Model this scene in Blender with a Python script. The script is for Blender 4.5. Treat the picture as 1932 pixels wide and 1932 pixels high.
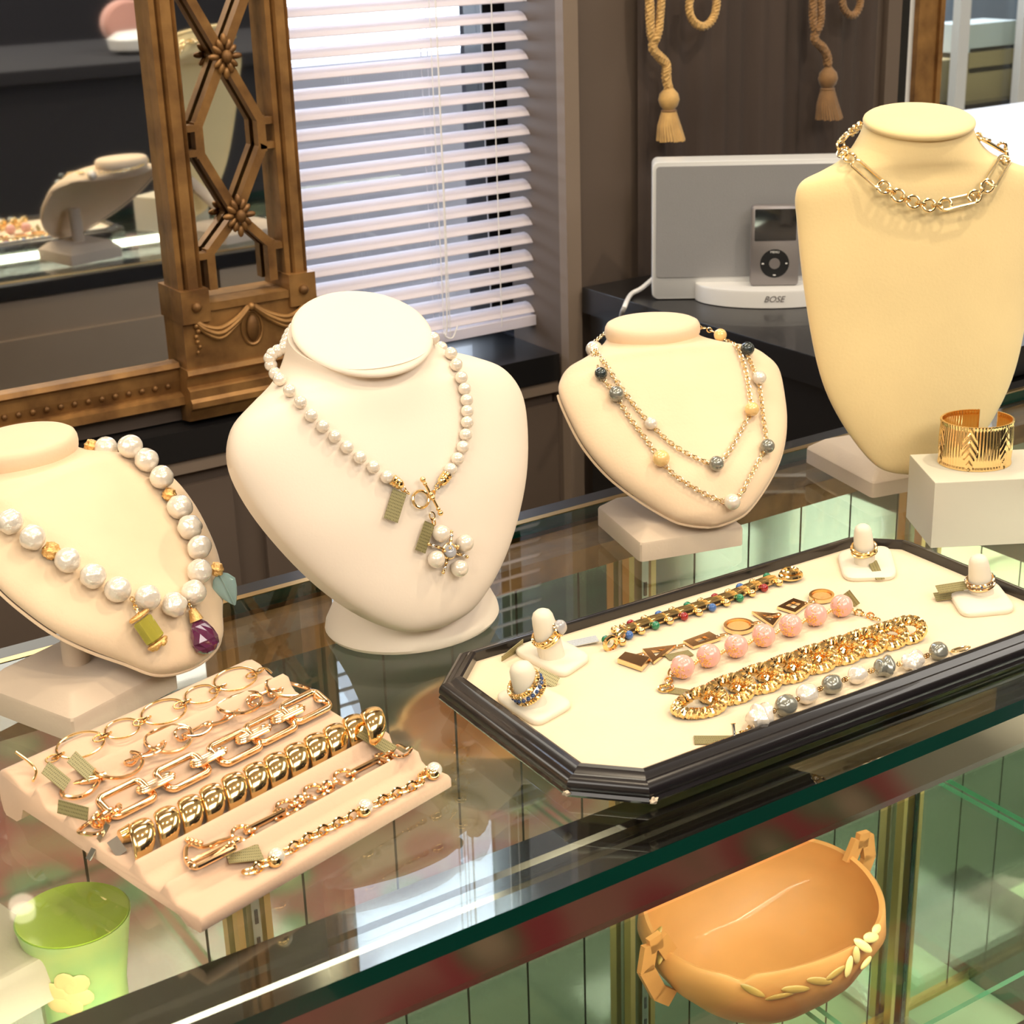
import bpy, bmesh, math, random
from mathutils import Vector, Matrix
from mathutils.bvhtree import BVHTree

random.seed(7)
for o in list(bpy.data.objects): bpy.data.objects.remove(o, do_unlink=True)
SC = bpy.context.scene
COL = SC.collection
R = math.radians
ZC = 0.97            # height of the glass counter top
CAMZ = ZC + 0.54     # eye height

# ------------------------------------------------------------ camera
PITCH, ROLL, YAW, FPX = 0.36502, -0.031744, -0.5695, 3046.4
def cam_axes():
    cy, sy = math.cos(YAW), math.sin(YAW); cp, sp = math.cos(PITCH), math.sin(PITCH)
    f = Vector((-sy*cp, cy*cp, -sp)); rt = Vector((cy, sy, 0)); up = rt.cross(f)
    c, s = math.cos(ROLL), math.sin(ROLL)
    return c*rt + s*up, -s*rt + c*up, f
CR, CU, CF = cam_axes()
EYE = Vector((0, 0, CAMZ))
cam = bpy.data.cameras.new('camera'); camo = bpy.data.objects.new('camera', cam); COL.objects.link(camo)
camo.matrix_world = Matrix(((CR.x, CU.x, -CF.x, 0), (CR.y, CU.y, -CF.y, 0), (CR.z, CU.z, -CF.z, CAMZ), (0, 0, 0, 1)))
cam.sensor_width = 36; cam.lens = 36*FPX/1932
cam.clip_start = 0.05; cam.clip_end = 60
cam.dof.use_dof = True; cam.dof.focus_distance = 1.22; cam.dof.aperture_fstop = 20
SC.camera = camo

# ------------------------------------------------------------ exposure, sky, lamps
SC.view_settings.view_transform = 'Standard'; SC.view_settings.look = 'None'
SC.view_settings.exposure = 0.0; SC.view_settings.gamma = 1
try: SC.view_settings.use_curve_mapping = False
except Exception: pass
SC.cycles.max_bounces = 14; SC.cycles.transparent_max_bounces = 24
SC.cycles.glossy_bounces = 6; SC.cycles.transmission_bounces = 8; SC.cycles.diffuse_bounces = 3
SC.cycles.caustics_reflective = False; SC.cycles.caustics_refractive = False
SC.cycles.sample_clamp_indirect = 6

world = bpy.data.worlds.new('sky'); SC.world = world; world.use_nodes = True
bg = world.node_tree.nodes['Background']; bg.inputs[0].default_value = (0.80, 0.88, 1.0, 1); bg.inputs[1].default_value = 6.0

def lamp(name, loc, target, energy, color, size, size_y=None, shape=None):
    l = bpy.data.lights.new(name, 'AREA'); l.energy = energy; l.color = color
    l.shape = shape or ('RECTANGLE' if size_y else 'DISK'); l.size = size
    if size_y: l.size_y = size_y
    o = bpy.data.objects.new(name, l); COL.objects.link(o); o.location = loc
    o.rotation_euler = (Vector(target)-Vector(loc)).to_track_quat('-Z', 'Y').to_euler()
    return o
WARM = (1.0, 0.88, 0.68); HAL = (1.0, 0.83, 0.60); NEUT = (1.0, 0.935, 0.845)
lamp('halogen_and_added_spot', (0.75, 0.30, 2.62), (0.7, 1.0, ZC), 5.0, HAL, 0.06)
lamp('halogen_and_added_spot', (1.35, 0.55, 2.62), (1.2, 1.1, ZC), 9.0, HAL, 0.06)
lamp('halogen_and_added_spot', (0.10, 0.50, 2.62), (0.3, 1.0, ZC), 4.5, HAL, 0.06)
lamp('halogen_and_added_spot', (2.4, 0.75, 2.62), (2.42, -0.05, .2), 30, NEUT, 0.06).data.spread = R(28)  # added, unseen: brightens the white floor boxes so their reflection shows
lamp('ceiling_fill_light', (0.7, -1.3, 2.66), (0.7, -1.3, 0), 52, NEUT, 2.0, 1.3)  # unseen panels around the room, added for ambient fill and gold reflections
lamp('ceiling_fill_light', (-1.6, 0.0, 2.66), (-1.6, 0.0, 0), 36, NEUT, 1.3, 2.0)
lamp('ceiling_fill_light', (2.9, 0.0, 2.66), (2.9, 0.0, 0), 38, NEUT, 1.3, 2.0)
lamp('ceiling_fill_light', (3.6, 3.4, 2.66), (3.6, 3.4, 0), 60, (0.9, 0.95, 1.0), 1.2, 0.6)
lamp('ceiling_fill_light', (0.5, 1.50, 2.66), (0.5, 1.45, 0), 18, WARM, 1.6, 0.2)  # added, unseen: lightens the counter's rear panels shown in the mirror
lamp('fill_uplight', (0.3, -1.6, 2.05), (0.3, -1.6, 2.7), 26, NEUT, 2.4, 0.5)  # unseen upward pair, added to brighten the ceiling for soft ambient fill
lamp('fill_uplight', (-2.2, 0.6, 2.05), (-2.2, 0.6, 2.7), 16, NEUT, 0.5, 2.0)
lamp('counter_strip_light', (0.8, .704, ZC-.058), (0.8, .96, .3), 24, (0.97, 1.0, 0.76), 2.1, 0.02)

# ------------------------------------------------------------ picture point -> place in the room
def ray(px, py):
    return ((px-966)/FPX)*CR - ((py-966)/FPX)*CU + CF
def on_z(px, py, z=0.0):          # z above the glass top
    d = ray(px, py); t = (ZC+z-CAMZ)/d.z; return EYE + d*t
def on_y(px, py, y):
    d = ray(px, py); return EYE + d*(y/d.y)
def on_plane(px, py, P, N):
    d = ray(px, py); return EYE + d*((P-EYE).dot(N)/d.dot(N))
def hit(bvh, px, py, off=0.0, default=None):
    d = ray(px, py).normalized(); r = bvh.ray_cast(EYE, d)
    if r[0] is None: return default
    n = r[1]
    if n.dot(d) > 0: n = -n
    return r[0] + n*off, n

# ------------------------------------------------------------ materials
def srgb(r, g, b):
    f = lambda c: (c/255/12.92) if c/255 <= 0.04045 else ((c/255+0.055)/1.055)**2.4
    return (f(r), f(g), f(b), 1)
def mat(name, col, rough=0.5, metal=0.0, bump=0.0, bscale=60, var=0.0, vscale=8, coat=0.0, sheen=0.0, spec=None, trans=0.0, ior=1.45, sss=0.0, emit=None, estr=0.0, col2=None, stretch=None, bdist=0.0008):
    m = bpy.data.materials.new(name); m.use_nodes = True; nt = m.node_tree; p = nt.nodes['Principled BSDF']
    p.inputs['Base Color'].default_value = col; p.inputs['Roughness'].default_value = rough; p.inputs['Metallic'].default_value = metal
    p.inputs['Coat Weight'].default_value = coat; p.inputs['Sheen Weight'].default_value = sheen; p.inputs['IOR'].default_value = ior
    p.inputs['Transmission Weight'].default_value = trans
    if spec is not None: p.inputs['Specular IOR Level'].default_value = spec
    if sss: p.inputs['Subsurface Weight'].default_value = sss; p.inputs['Subsurface Radius'].default_value = (0.004, 0.003, 0.002)
    if emit: p.inputs['Emission Color'].default_value = emit; p.inputs['Emission Strength'].default_value = estr
    tc = nt.nodes.new('ShaderNodeTexCoord'); mp = nt.nodes.new('ShaderNodeMapping'); nt.links.new(tc.outputs['Object'], mp.inputs[0])
    if stretch: mp.inputs['Scale'].default_value = stretch
    if var:
        n = nt.nodes.new('ShaderNodeTexNoise'); n.inputs['Scale'].default_value = vscale; n.inputs['Detail'].default_value = 6
        nt.links.new(mp.outputs[0], n.inputs['Vector'])
        r = nt.nodes.new('ShaderNodeValToRGB'); r.color_ramp.elements[0].position = 0.3; r.color_ramp.elements[1].position = 0.7
        c2 = col2 or tuple(c*(1-var) for c in col[:3])+(1,)
        r.color_ramp.elements[0].color = c2; r.color_ramp.elements[1].color = col
        nt.links.new(n.outputs[0], r.inputs[0]); nt.links.new(r.outputs[0], p.inputs['Base Color'])
    if bump:
        n = nt.nodes.new('ShaderNodeTexNoise'); n.inputs['Scale'].default_value = bscale; n.inputs['Detail'].default_value = 4
        nt.links.new(mp.outputs[0], n.inputs['Vector'])
        b = nt.nodes.new('ShaderNodeBump'); b.inputs['Strength'].default_value = bump; b.inputs['Distance'].default_value = bdist
        nt.links.new(n.outputs[0], b.inputs['Height']); nt.links.new(b.outputs[0], p.inputs['Normal'])
    return m
def glass_mat(name, tint, rough=0.0, base=0.05, gloss=(1, 1, 1, 1)):
    m = bpy.data.materials.new(name); m.use_nodes = True; nt = m.node_tree; nt.nodes.clear()
    out = nt.nodes.new('ShaderNodeOutputMaterial'); mix = nt.nodes.new('ShaderNodeMixShader')
    tr = nt.nodes.new('ShaderNodeBsdfTransparent'); tr.inputs[0].default_value = tint
    gl = nt.nodes.new('ShaderNodeBsdfGlossy'); gl.inputs['Color'].default_value = gloss; gl.inputs['Roughness'].default_value = rough
    lw = nt.nodes.new('ShaderNodeLayerWeight'); lw.inputs['Blend'].default_value = 0.5
    pw = nt.nodes.new('ShaderNodeMath'); pw.operation = 'POWER'; pw.inputs[1].default_value = 5
    ma = nt.nodes.new('ShaderNodeMath'); ma.operation = 'MULTIPLY_ADD'; ma.inputs[1].default_value = 1-base; ma.inputs[2].default_value = base
    nt.links.new(lw.outputs['Facing'], pw.inputs[0]); nt.links.new(pw.outputs[0], ma.inputs[0]); nt.links.new(ma.outputs[0], mix.inputs[0])
    nt.links.new(tr.outputs[0], mix.inputs[1]); nt.links.new(gl.outputs[0], mix.inputs[2]); nt.links.new(mix.outputs[0], out.inputs[0])
    return m
def tag_mat(name, col, ink):      # metallic price tag with rows of tiny print
    m = mat(name, col, 0.35, 0.3); nt = m.node_tree; p = nt.nodes['Principled BSDF']
    tc = nt.nodes.new('ShaderNodeTexCoord'); mp = nt.nodes.new('ShaderNodeMapping'); mp.inputs['Scale'].default_value = (760, 420, 1)
    br = nt.nodes.new('ShaderNodeTexBrick'); br.inputs['Scale'].default_value = 1; br.inputs['Mortar Size'].default_value = 0.32
    br.inputs['Brick Width'].default_value = 0.9; br.inputs['Row Height'].default_value = 1.0
    br.inputs['Color1'].default_value = ink; br.inputs['Color2'].default_value = tuple(c*2 for c in ink[:3])+(1,); br.inputs['Mortar'].default_value = col
    no = nt.nodes.new('ShaderNodeTexNoise'); no.inputs['Scale'].default_value = 1.1
    mx = nt.nodes.new('ShaderNodeMix'); mx.data_type = 'RGBA'; cr = nt.nodes.new('ShaderNodeValToRGB')
    cr.color_ramp.elements[0].position = 0.36; cr.color_ramp.elements[1].position = 0.42
    nt.links.new(tc.outputs['Object'], mp.inputs[0]); nt.links.new(mp.outputs[0], br.inputs['Vector']); nt.links.new(mp.outputs[0], no.inputs['Vector'])
    nt.links.new(no.outputs[0], cr.inputs[0]); nt.links.new(cr.outputs[0], mx.inputs[0])
    mx.inputs[6].default_value = col; nt.links.new(br.outputs['Color'], mx.inputs[7]); nt.links.new(mx.outputs[2], p.inputs['Base Color'])
    return m
MT = {}
MT['suede'] = mat('cream_suede', srgb(242, 214, 180), 0.95, bump=0.25, bscale=350, var=0.08, vscale=14, sheen=0.3, spec=0.1)
MT['suede_y'] = mat('golden_suede', srgb(246, 220, 164), 0.95, bump=0.2, bscale=350, var=0.12, vscale=7, sheen=0.3, spec=0.1)
MT['leather'] = mat('ivory_leatherette', srgb(240, 224, 206), 0.55, bump=0.08, bscale=500, var=0.03, vscale=5, spec=0.3)
MT['pinksuede'] = mat('blush_suede', srgb(226, 190, 160), 0.95, bump=0.2, bscale=350, var=0.05, vscale=20, sheen=0.25, spec=0.1)
MT['basesuede'] = mat('pale_base_suede', srgb(214, 194, 172), 0.95, bump=0.2, bscale=300, var=0.07, vscale=12, sheen=0.2, spec=0.1)
MT['velvet'] = mat('cream_velvet', srgb(238, 217, 184), 0.95, bump=0.3, bscale=500, var=0.06, vscale=22, sheen=0.35, spec=0.1)
MT['gold'] = mat('polished_gold', (1.0, 0.71, 0.34, 1), 0.12, 1.0)
MT['goldp'] = mat('pale_gold', (1.0, 0.80, 0.48, 1), 0.18, 1.0)
MT['rose'] = mat('rose_gold', (1.0, 0.67, 0.38, 1), 0.13, 1.0)
MT['mattegold'] = mat('filigree_gold', (1.0, 0.64, 0.26, 1), 0.3, 1.0, bump=1.0, bscale=1400)
MT['silver'] = mat('bright_silver', (0.85, 0.84, 0.82, 1), 0.15, 1.0)
MT['darkmetal'] = mat('dark_chain_metal', (0.22, 0.17, 0.13, 1), 0.25, 1.0)
MT['pearl'] = mat('white_pearl', srgb(242, 230, 214), 0.20, 0.22, coat=0.8, var=0.05, vscale=60)
MT['pearlb'] = mat('baroque_pearl', srgb(244, 234, 220), 0.20, 0.25, coat=0.8, var=0.06, vscale=90, bump=0.5, bscale=110, bdist=.003)
MT['pearlgold'] = mat('golden_pearl', srgb(248, 206, 138), 0.2, 0.1, coat=0.6)
MT['pearlgrey'] = mat('grey_pearl', srgb(150, 150, 140), 0.2, 0.45, coat=0.7, var=0.15, vscale=70)
MT['pearlblack'] = mat('black_pearl', srgb(58, 66, 66), 0.16, 0.35, coat=0.8)
MT['pink'] = mat('pink_stone', srgb(245, 184, 172), 0.14, 0.0, coat=0.6, sss=0.25, var=0.1, vscale=120)
MT['goldspeck'] = mat('gold_specks', (1.0, 0.62, 0.22, 1), 0.4, 0.9, bump=0.8, bscale=600)
MT['red'] = mat('red_bead', srgb(150, 22, 28), 0.1, coat=0.8)
MT['green'] = mat('green_bead', srgb(18, 122, 82), 0.1, coat=0.8)
MT['blue'] = mat('blue_bead', srgb(56, 102, 168), 0.1, coat=0.8)
MT['sapphire'] = mat('sapphire', srgb(40, 70, 120), 0.06, coat=1.0)
MT['amethyst'] = mat('amethyst', srgb(112, 38, 84), 0.05, 0.0, coat=1.0, trans=0.35, ior=1.55)
MT['citrine'] = mat('citrine', srgb(236, 226, 96), 0.05, coat=1.0, trans=0.6, ior=1.5)
MT['aqua'] = mat('aqua_jade', srgb(168, 200, 196), 0.22, coat=0.5, sss=0.3, var=0.1, vscale=60)
MT['moon'] = mat('moonstone', srgb(226, 228, 236), 0.06, coat=1.0, trans=0.5)
MT['lacquer'] = mat('black_lacquer', srgb(30, 26, 28), 0.24, coat=0.5, bump=0.04, bscale=40, var=0.2, vscale=14)
MT['chip'] = mat('chipped_wood', srgb(214, 196, 170), 0.8)
MT['mirror'] = mat('mirror_glass', (0.88, 0.89, 0.86, 1), 0.025, 1.0)
MT['strip'] = mat('green_mirror_strip', (0.76, 0.79, 0.66, 1), 0.07, 0.94)
MT['chrome'] = mat('dark_polished_rail', (0.20, 0.185, 0.17, 1), 0.10, 1.0, bump=0.02, bscale=14)
MT['brass'] = mat('brass', (0.72, 0.50, 0.22, 1), 0.28, 1.0)
MT['alu'] = mat('slotted_metal', (0.5, 0.5, 0.44, 1), 0.3, 1.0)
MT['glass'] = glass_mat('counter_glass', (0.95, 0.985, 0.96, 1), base=0.045)
MT['pane'] = glass_mat('clear_glass', (0.94, 0.985, 0.955, 1), base=0.05)
MT['winglass'] = glass_mat('window_glass', (0.96, 0.98, 1.0, 1), base=0.05)
MT['gedge'] = mat('green_glass_edge', srgb(4, 60, 48), 0.12, coat=0.6, var=0.3, vscale=6)
MT['gedge2'] = mat('light_green_glass_edge', srgb(108, 186, 142), 0.2, coat=0.6)
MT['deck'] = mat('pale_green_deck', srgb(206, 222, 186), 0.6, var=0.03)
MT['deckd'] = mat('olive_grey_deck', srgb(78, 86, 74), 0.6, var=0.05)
MT['black'] = mat('black_laminate', srgb(26, 25, 26), 0.35, coat=0.2, var=0.2, vscale=5)
MT['blackcloth'] = mat('black_cloth', srgb(30, 29, 36), 0.9, bump=0.2, bscale=90)
MT['brown'] = mat('taupe_paint', srgb(96, 82, 72), 0.6, var=0.06, vscale=3, bump=0.05, bscale=120)
MT['brownl'] = mat('light_taupe_paint', srgb(128, 112, 98), 0.55, var=0.05, vscale=4)
MT['browncloth'] = mat('dark_taupe_drape', srgb(72, 60, 54), 0.95, var=0.15, vscale=5, bump=0.2, bscale=200)
MT['gilt'] = mat('antique_gilt', srgb(170, 126, 74), 0.40, 0.45, bump=0.5, bscale=90, var=0.45, vscale=26, col2=srgb(112, 78, 46))
MT['giltd'] = mat('dark_antique_gilt', srgb(128, 90, 50), 0.5, 0.4, bump=0.5, bscale=120, var=0.5, vscale=40)
MT['blind'] = mat('white_blind', srgb(232, 222, 222), 0.5, spec=0.3)
def add_translucent(m, col, f):
    nt = m.node_tree; out = nt.nodes['Material Output']; p_ = nt.nodes['Principled BSDF']
    tl = nt.nodes.new('ShaderNodeBsdfTranslucent'); tl.inputs[0].default_value = col; mx = nt.nodes.new('ShaderNodeMixShader'); mx.inputs[0].default_value = f
    nt.links.new(p_.outputs[0], mx.inputs[1]); nt.links.new(tl.outputs[0], mx.inputs[2]); nt.links.new(mx.outputs[0], out.inputs[0])
add_translucent(MT['blind'], (0.9, 0.9, 1, 1), 0.35)
MT['cord'] = mat('white_cord', srgb(236, 232, 230), 0.8)
MT['rope'] = mat('gold_rope', srgb(208, 166, 100), 0.7, sheen=0.3, bump=0.5, bscale=260, var=0.3, vscale=60)
MT['roped'] = mat('bronze_rope', srgb(140, 102, 60), 0.7, sheen=0.3, bump=0.5, bscale=260, var=0.3, vscale=60)
MT['spsilver'] = mat('silver_plastic', srgb(214, 214, 214), 0.4, coat=0.2)
MT['grille'] = mat('grey_grille', srgb(140, 139, 141), 0.7, bump=0.4, bscale=900, var=0.04)
MT['ipod'] = mat('grey_aluminium', srgb(138, 132, 132), 0.35, 0.5)
MT['screen'] = mat('dark_screen', srgb(20, 22, 26), 0.06, coat=1.0)
MT['wheel'] = mat('black_wheel', srgb(26, 26, 28), 0.4)
MT['whitep'] = mat('white_plastic', srgb(232, 230, 228), 0.35, coat=0.3)
MT['ringstand'] = mat('white_ring_stand', srgb(234, 224, 204), 0.5, spec=0.3, sss=0.05)
MT['bowl'] = mat('orange_pottery', srgb(204, 138, 78), 0.55, coat=0.1, bump=0.15, bscale=60, var=0.16, vscale=10, stretch=(1, 1, 3))
MT['bowlf'] = mat('cream_flower_glaze', srgb(240, 208, 140), 0.5, coat=0.2, var=0.1, vscale=60)
MT['bowlg'] = mat('green_leaf_glaze', srgb(176, 136, 70), 0.5, coat=0.2, var=0.2, vscale=60)
MT['vase'] = mat('green_vase', srgb(150, 186, 120), 0.3, coat=0.3, var=0.5, vscale=22, col2=srgb(198, 204, 120))
MT['vasein'] = mat('lime_glaze', srgb(190, 212, 70), 0.3, coat=0.4, var=0.2, vscale=16)
MT['ceil'] = mat('white_ceiling', srgb(225, 220, 208), 0.9)
MT['wallb'] = mat('beige_wall', srgb(206, 196, 176), 0.9)
MT['carpet'] = mat('olive_carpet', srgb(186, 182, 156), 1.0, bump=0.4, bscale=200, var=0.2, vscale=30)
MT['cardbox'] = mat('tan_box', srgb(196, 170, 128), 0.8)
MT['whitecloth'] = mat('white_cloth', srgb(236, 240, 250), 0.8, bump=0.1, bscale=8)
MT['bluegrey'] = mat('blue_grey_panel', srgb(124, 132, 156), 0.5, var=0.1)
MT['tag'] = tag_mat('olive_gold_tag', srgb(158, 148, 104), srgb(52, 44, 26))
MT['tags'] = tag_mat('silver_tag', srgb(196, 196, 190), srgb(90, 96, 110))
MT['tube'] = mat('fluorescent_tube', (1, 1, 1, 1), 0.5, emit=(1.0, 0.97, 0.78, 1), estr=16.0)
MT['outwall'] = mat('pale_outside_wall', srgb(176, 172, 178), 0.9, var=0.1, vscale=1.5)
MT['rearp'] = mat('tan_panel', srgb(172, 148, 122), 0.5, var=0.05)
MT['boxw'] = mat('off_white_card', srgb(214, 206, 186), 0.7, var=0.02)
MT['pinkcloth'] = mat('pink_velvet', srgb(206, 152, 140), 0.9, sheen=0.3)
MT['darkglass'] = mat('smoked_panel', srgb(30, 30, 33), 0.15, coat=0.5)
# rug: red ground with green and cream figures
def rug_mat():
    m = mat('oriental_rug', srgb(150, 48, 52), 1.0, bump=0.3, bscale=300); nt = m.node_tree; p = nt.nodes['Principled BSDF']
    tc = nt.nodes.new('ShaderNodeTexCoord'); v = nt.nodes.new('ShaderNodeTexVoronoi'); v.inputs['Scale'].default_value = 7
    r = nt.nodes.new('ShaderNodeValToRGB'); r.color_ramp.interpolation = 'CONSTANT'
    e = r.color_ramp.elements; e[0].color = srgb(206, 180, 150); e[1].position = 0.20; e[1].color = srgb(98, 132, 96)
    x = e.new(0.34); x.color = srgb(176, 70, 78); x = e.new(0.56); x.color = srgb(186, 130, 116); x = e.new(0.8); x.color = srgb(160, 128, 106)
    nt.links.new(tc.outputs['Object'], v.inputs['Vector']); nt.links.new(v.outputs['Distance'], r.inputs[0]); nt.links.new(r.outputs[0], p.inputs['Base Color'])
    return m
MT['rug'] = rug_mat()

# ------------------------------------------------------------ mesh building
class MB:
    def __init__(s): s.v = []; s.f = []
    def add(s, vs, fs):
        n = len(s.v); s.v += [Vector(v) for v in vs]; s.f += [[i+n for i in f] for f in fs]; return s
    def box(s, lo, hi):
        x0, y0, z0 = lo; x1, y1, z1 = hi
        return s.add([(x0,y0,z0),(x1,y0,z0),(x1,y1,z0),(x0,y1,z0),(x0,y0,z1),(x1,y0,z1),(x1,y1,z1),(x0,y1,z1)],
                     [(0,3,2,1),(4,5,6,7),(0,1,5,4),(1,2,6,5),(2,3,7,6),(3,0,4,7)])
    def bar(s, a, b, w, h, up=(0,0,1)):      # rectangular bar from a to b
        a = Vector(a); b = Vector(b); d = (b-a).normalized(); sd = d.cross(Vector(up)).normalized(); u = sd.cross(d)
        vs = [p + sd*(i*w/2) + u*(j*h/2) for p in (a, b) for i, j in ((-1,-1),(1,-1),(1,1),(-1,1))]
        return s.add(vs, [(0,1,2,3),(7,6,5,4),(0,4,5,1),(1,5,6,2),(2,6,7,3),(3,7,4,0)])
    def tube(s, pts, r, n=8, closed=False, up=None, flat=1.0, cap=True):
        pts = [Vector(p) for p in pts]; m = len(pts); rs = r if isinstance(r, (list, tuple)) else [r]*m
        T = []
        for i in range(m):
            if closed: d = pts[(i+1) % m]-pts[i-1]
            else: d = pts[min(i+1, m-1)]-pts[max(i-1, 0)]
            T.append(d.normalized() if d.length > 1e-9 else Vector((1, 0, 0)))
        if up is not None: A = Vector(up)
        else:
            A = Vector((0, 0, 1)) if abs(T[0].z) < .9 else Vector((1, 0, 0))
        vs = []; N = None
        for i in range(m):
            if up is not None or N is None: N = (A - T[i]*A.dot(T[i]))
            else: N = (N - T[i]*N.dot(T[i]))
            if N.length < 1e-6: N = T[i].orthogonal()
            N.normalize(); B = T[i].cross(N)
            for k in range(n):
                a = 2*math.pi*k/n; vs.append(pts[i] + B*(math.cos(a)*rs[i]) + N*(math.sin(a)*rs[i]*flat))
        fs = []
        for i in range(m if closed else m-1):
            j = (i+1) % m
            for k in range(n): fs.append((i*n+k, i*n+(k+1) % n, j*n+(k+1) % n, j*n+k))
        if not closed and cap: fs.append(tuple(range(n-1, -1, -1))); fs.append(tuple((m-1)*n+k for k in range(n)))
        return s.add(vs, fs)
    def sphere(s, c, r, nu=20, nv=12, sc=(1,1,1), ax=None, wob=None):
        c = Vector(c); vs = []; fs = []
        for j in range(nv+1):
            ph = math.pi*j/nv
            for i in range(nu):
                th = 2*math.pi*i/nu; p = Vector((math.sin(ph)*math.cos(th)*sc[0], math.sin(ph)*math.sin(th)*sc[1], math.cos(ph)*sc[2]))*r
                if wob: p *= wob(p/r)
                if ax: p = ax[0]*p.x + ax[1]*p.y + ax[2]*p.z
                vs.append(c+p)
        for j in range(nv):
            for i in range(nu): fs.append((j*nu+i, (j+1)*nu+i, (j+1)*nu+(i+1) % nu, j*nu+(i+1) % nu))
        return s.add(vs, fs)
    def lathe(s, c, prof, n=32, ax=None, sx=1.0, sy=1.0):     # prof: (r, z) pairs
        c = Vector(c); vs = []
        X, Y, Z = ax if ax else (Vector((1,0,0)), Vector((0,1,0)), Vector((0,0,1)))
        for r, z in prof:
            for i in range(n):
                a = 2*math.pi*i/n; vs.append(c + X*(r*math.cos(a)*sx) + Y*(r*math.sin(a)*sy) + Z*z)
        fs = [(j*n+i, j*n+(i+1) % n, (j+1)*n+(i+1) % n, (j+1)*n+i) for j in range(len(prof)-1) for i in range(n)]
        if prof[0][0] > 1e-6: fs.append(tuple(range(n-1, -1, -1)))
        if prof[-1][0] > 1e-6: fs.append(tuple((len(prof)-1)*n+i for i in range(n)))
        return s.add(vs, fs)
    def loft(s, loops, cap=True, close=True):
        n = len(loops[0]); vs = [p for l in loops for p in l]
        fs = [(j*n+i, j*n+(i+1) % n, (j+1)*n+(i+1) % n, (j+1)*n+i) for j in range(len(loops)-1) for i in range(n if close else n-1)]
        if cap: fs.append(tuple(range(n-1, -1, -1))); fs.append(tuple((len(loops)-1)*n+i for i in range(n)))
        return s.add(vs, fs)
    def prism(s, pts, O, ex, ey, ez, h, bevel=0.0):   # polygon in the (ex, ey) plane raised by h along ez
        O = Vector(O); n = len(pts); vs = []
        def ring(sc, z):
            cx = sum(p[0] for p in pts)/n; cy = sum(p[1] for p in pts)/n
            return [O + ex*(cx+(p[0]-cx)*sc) + ey*(cy+(p[1]-cy)*sc) + ez*z for p in pts]
        size = max(max(abs(p[0]) for p in pts), max(abs(p[1]) for p in pts), 1e-6)
        if bevel: loops = [ring(1, 0), ring(1, h-bevel), ring(1-bevel*.35/size, h-bevel*.3), ring(1-bevel/size, h)]
        else: loops = [ring(1, 0), ring(1, h)]
        return s.loft(loops)
    def frameshape(s, outer, inner, O, ex, ey, ez, h):   # flat frame with a hole
        O = Vector(O); n = len(outer); P = lambda p, z: O + ex*p[0] + ey*p[1] + ez*z
        vs = [P(p, 0) for p in outer]+[P(p, 0) for p in inner]+[P(p, h) for p in outer]+[P(p, h) for p in inner]; fs = []
        for i in range(n):
            j = (i+1) % n
            fs += [(2*n+i, 2*n+j, 3*n+j, 3*n+i), (j, i, n+i, n+j), (i, j, 2*n+j, 2*n+i), (n+j, n+i, 3*n+i, 3*n+j)]
        return s.add(vs, fs)
    def mesh(s, name, material, smooth=True, angle=40):
        me = bpy.data.meshes.new(name); me.from_pydata([tuple(v) for v in s.v], [], s.f); me.materials.append(material)
        if smooth:
            me.polygons.foreach_set('use_smooth', [True]*len(me.polygons))
            try: me.set_sharp_from_angle(angle=R(angle))
            except Exception: pass
        me.update(); return me
    def bvh(s): return BVHTree.FromPolygons([tuple(v) for v in s.v], [tuple(f) for f in s.f])

def tag(o, label=None, cat=None, group=None, kind=None):
    if label: o['label'] = label
    if cat: o['category'] = cat
    if group: o['group'] = group
    if kind: o['kind'] = kind
    return o
def rootloc(p):
    v = Vector((0, 0, 0))
    while p is not None: v += p.location; p = p.parent
    return v
def build(mb, name, material, parent=None, smooth=True, angle=40, label=None, kind=None, weld=False):
    """links a mesh built in room coordinates; its origin moves to its parent's (or its own base centre)"""
    if parent is not None: O = rootloc(parent); loc = Vector((0, 0, 0))
    else:
        lo = [min(v[i] for v in mb.v) for i in range(3)]; hi = [max(v[i] for v in mb.v) for i in range(3)]
        O = Vector(((lo[0]+hi[0])/2, (lo[1]+hi[1])/2, lo[2])); loc = O
    mb.v = [v-O for v in mb.v]
    me = mb.mesh(name, MT[material], smooth, angle)
    o = bpy.data.objects.new(name, me); COL.objects.link(o); o.location = loc
    if parent is not None: o.parent = parent
    bm = bmesh.new(); bm.from_mesh(me)
    if weld: bmesh.ops.remove_doubles(bm, verts=bm.verts, dist=1e-6)
    bmesh.ops.recalc_face_normals(bm, faces=bm.faces); bm.to_mesh(me); bm.free()
    tag(o, label=label, kind=kind)
    return o
def thing(name, loc, label, cat, group=None):
    o = bpy.data.objects.new(name, None); COL.objects.link(o); o.location = loc; o.empty_display_size = 0.02
    return tag(o, label, cat, group)
def struct(mb, name, material, smooth=False, **k): return build(mb, name, material, smooth=smooth, kind='structure', **k)
def inst(me, name, M, parent):          # shared mesh data placed by a room-space matrix
    o = bpy.data.objects.new(name, me); COL.objects.link(o)
    o.parent = parent; o.matrix_basis = Matrix.Translation(-rootloc(parent)) @ M
    return o
def frame(P, ex, ey=None, ez=None, s=1.0):
    ex = Vector(ex).normalized()
    if ez is not None: ez = Vector(ez); ez = (ez-ex*ez.dot(ex)).normalized(); ey = ez.cross(ex)
    else: ey = Vector(ey); ey = (ey-ex*ey.dot(ex)).normalized(); ez = ex.cross(ey)
    P = Vector(P)
    return Matrix(((ex.x*s, ey.x*s, ez.x*s, P.x), (ex.y*s, ey.y*s, ez.y*s, P.y), (ex.z*s, ey.z*s, ez.z*s, P.z), (0, 0, 0, 1)))
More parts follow.
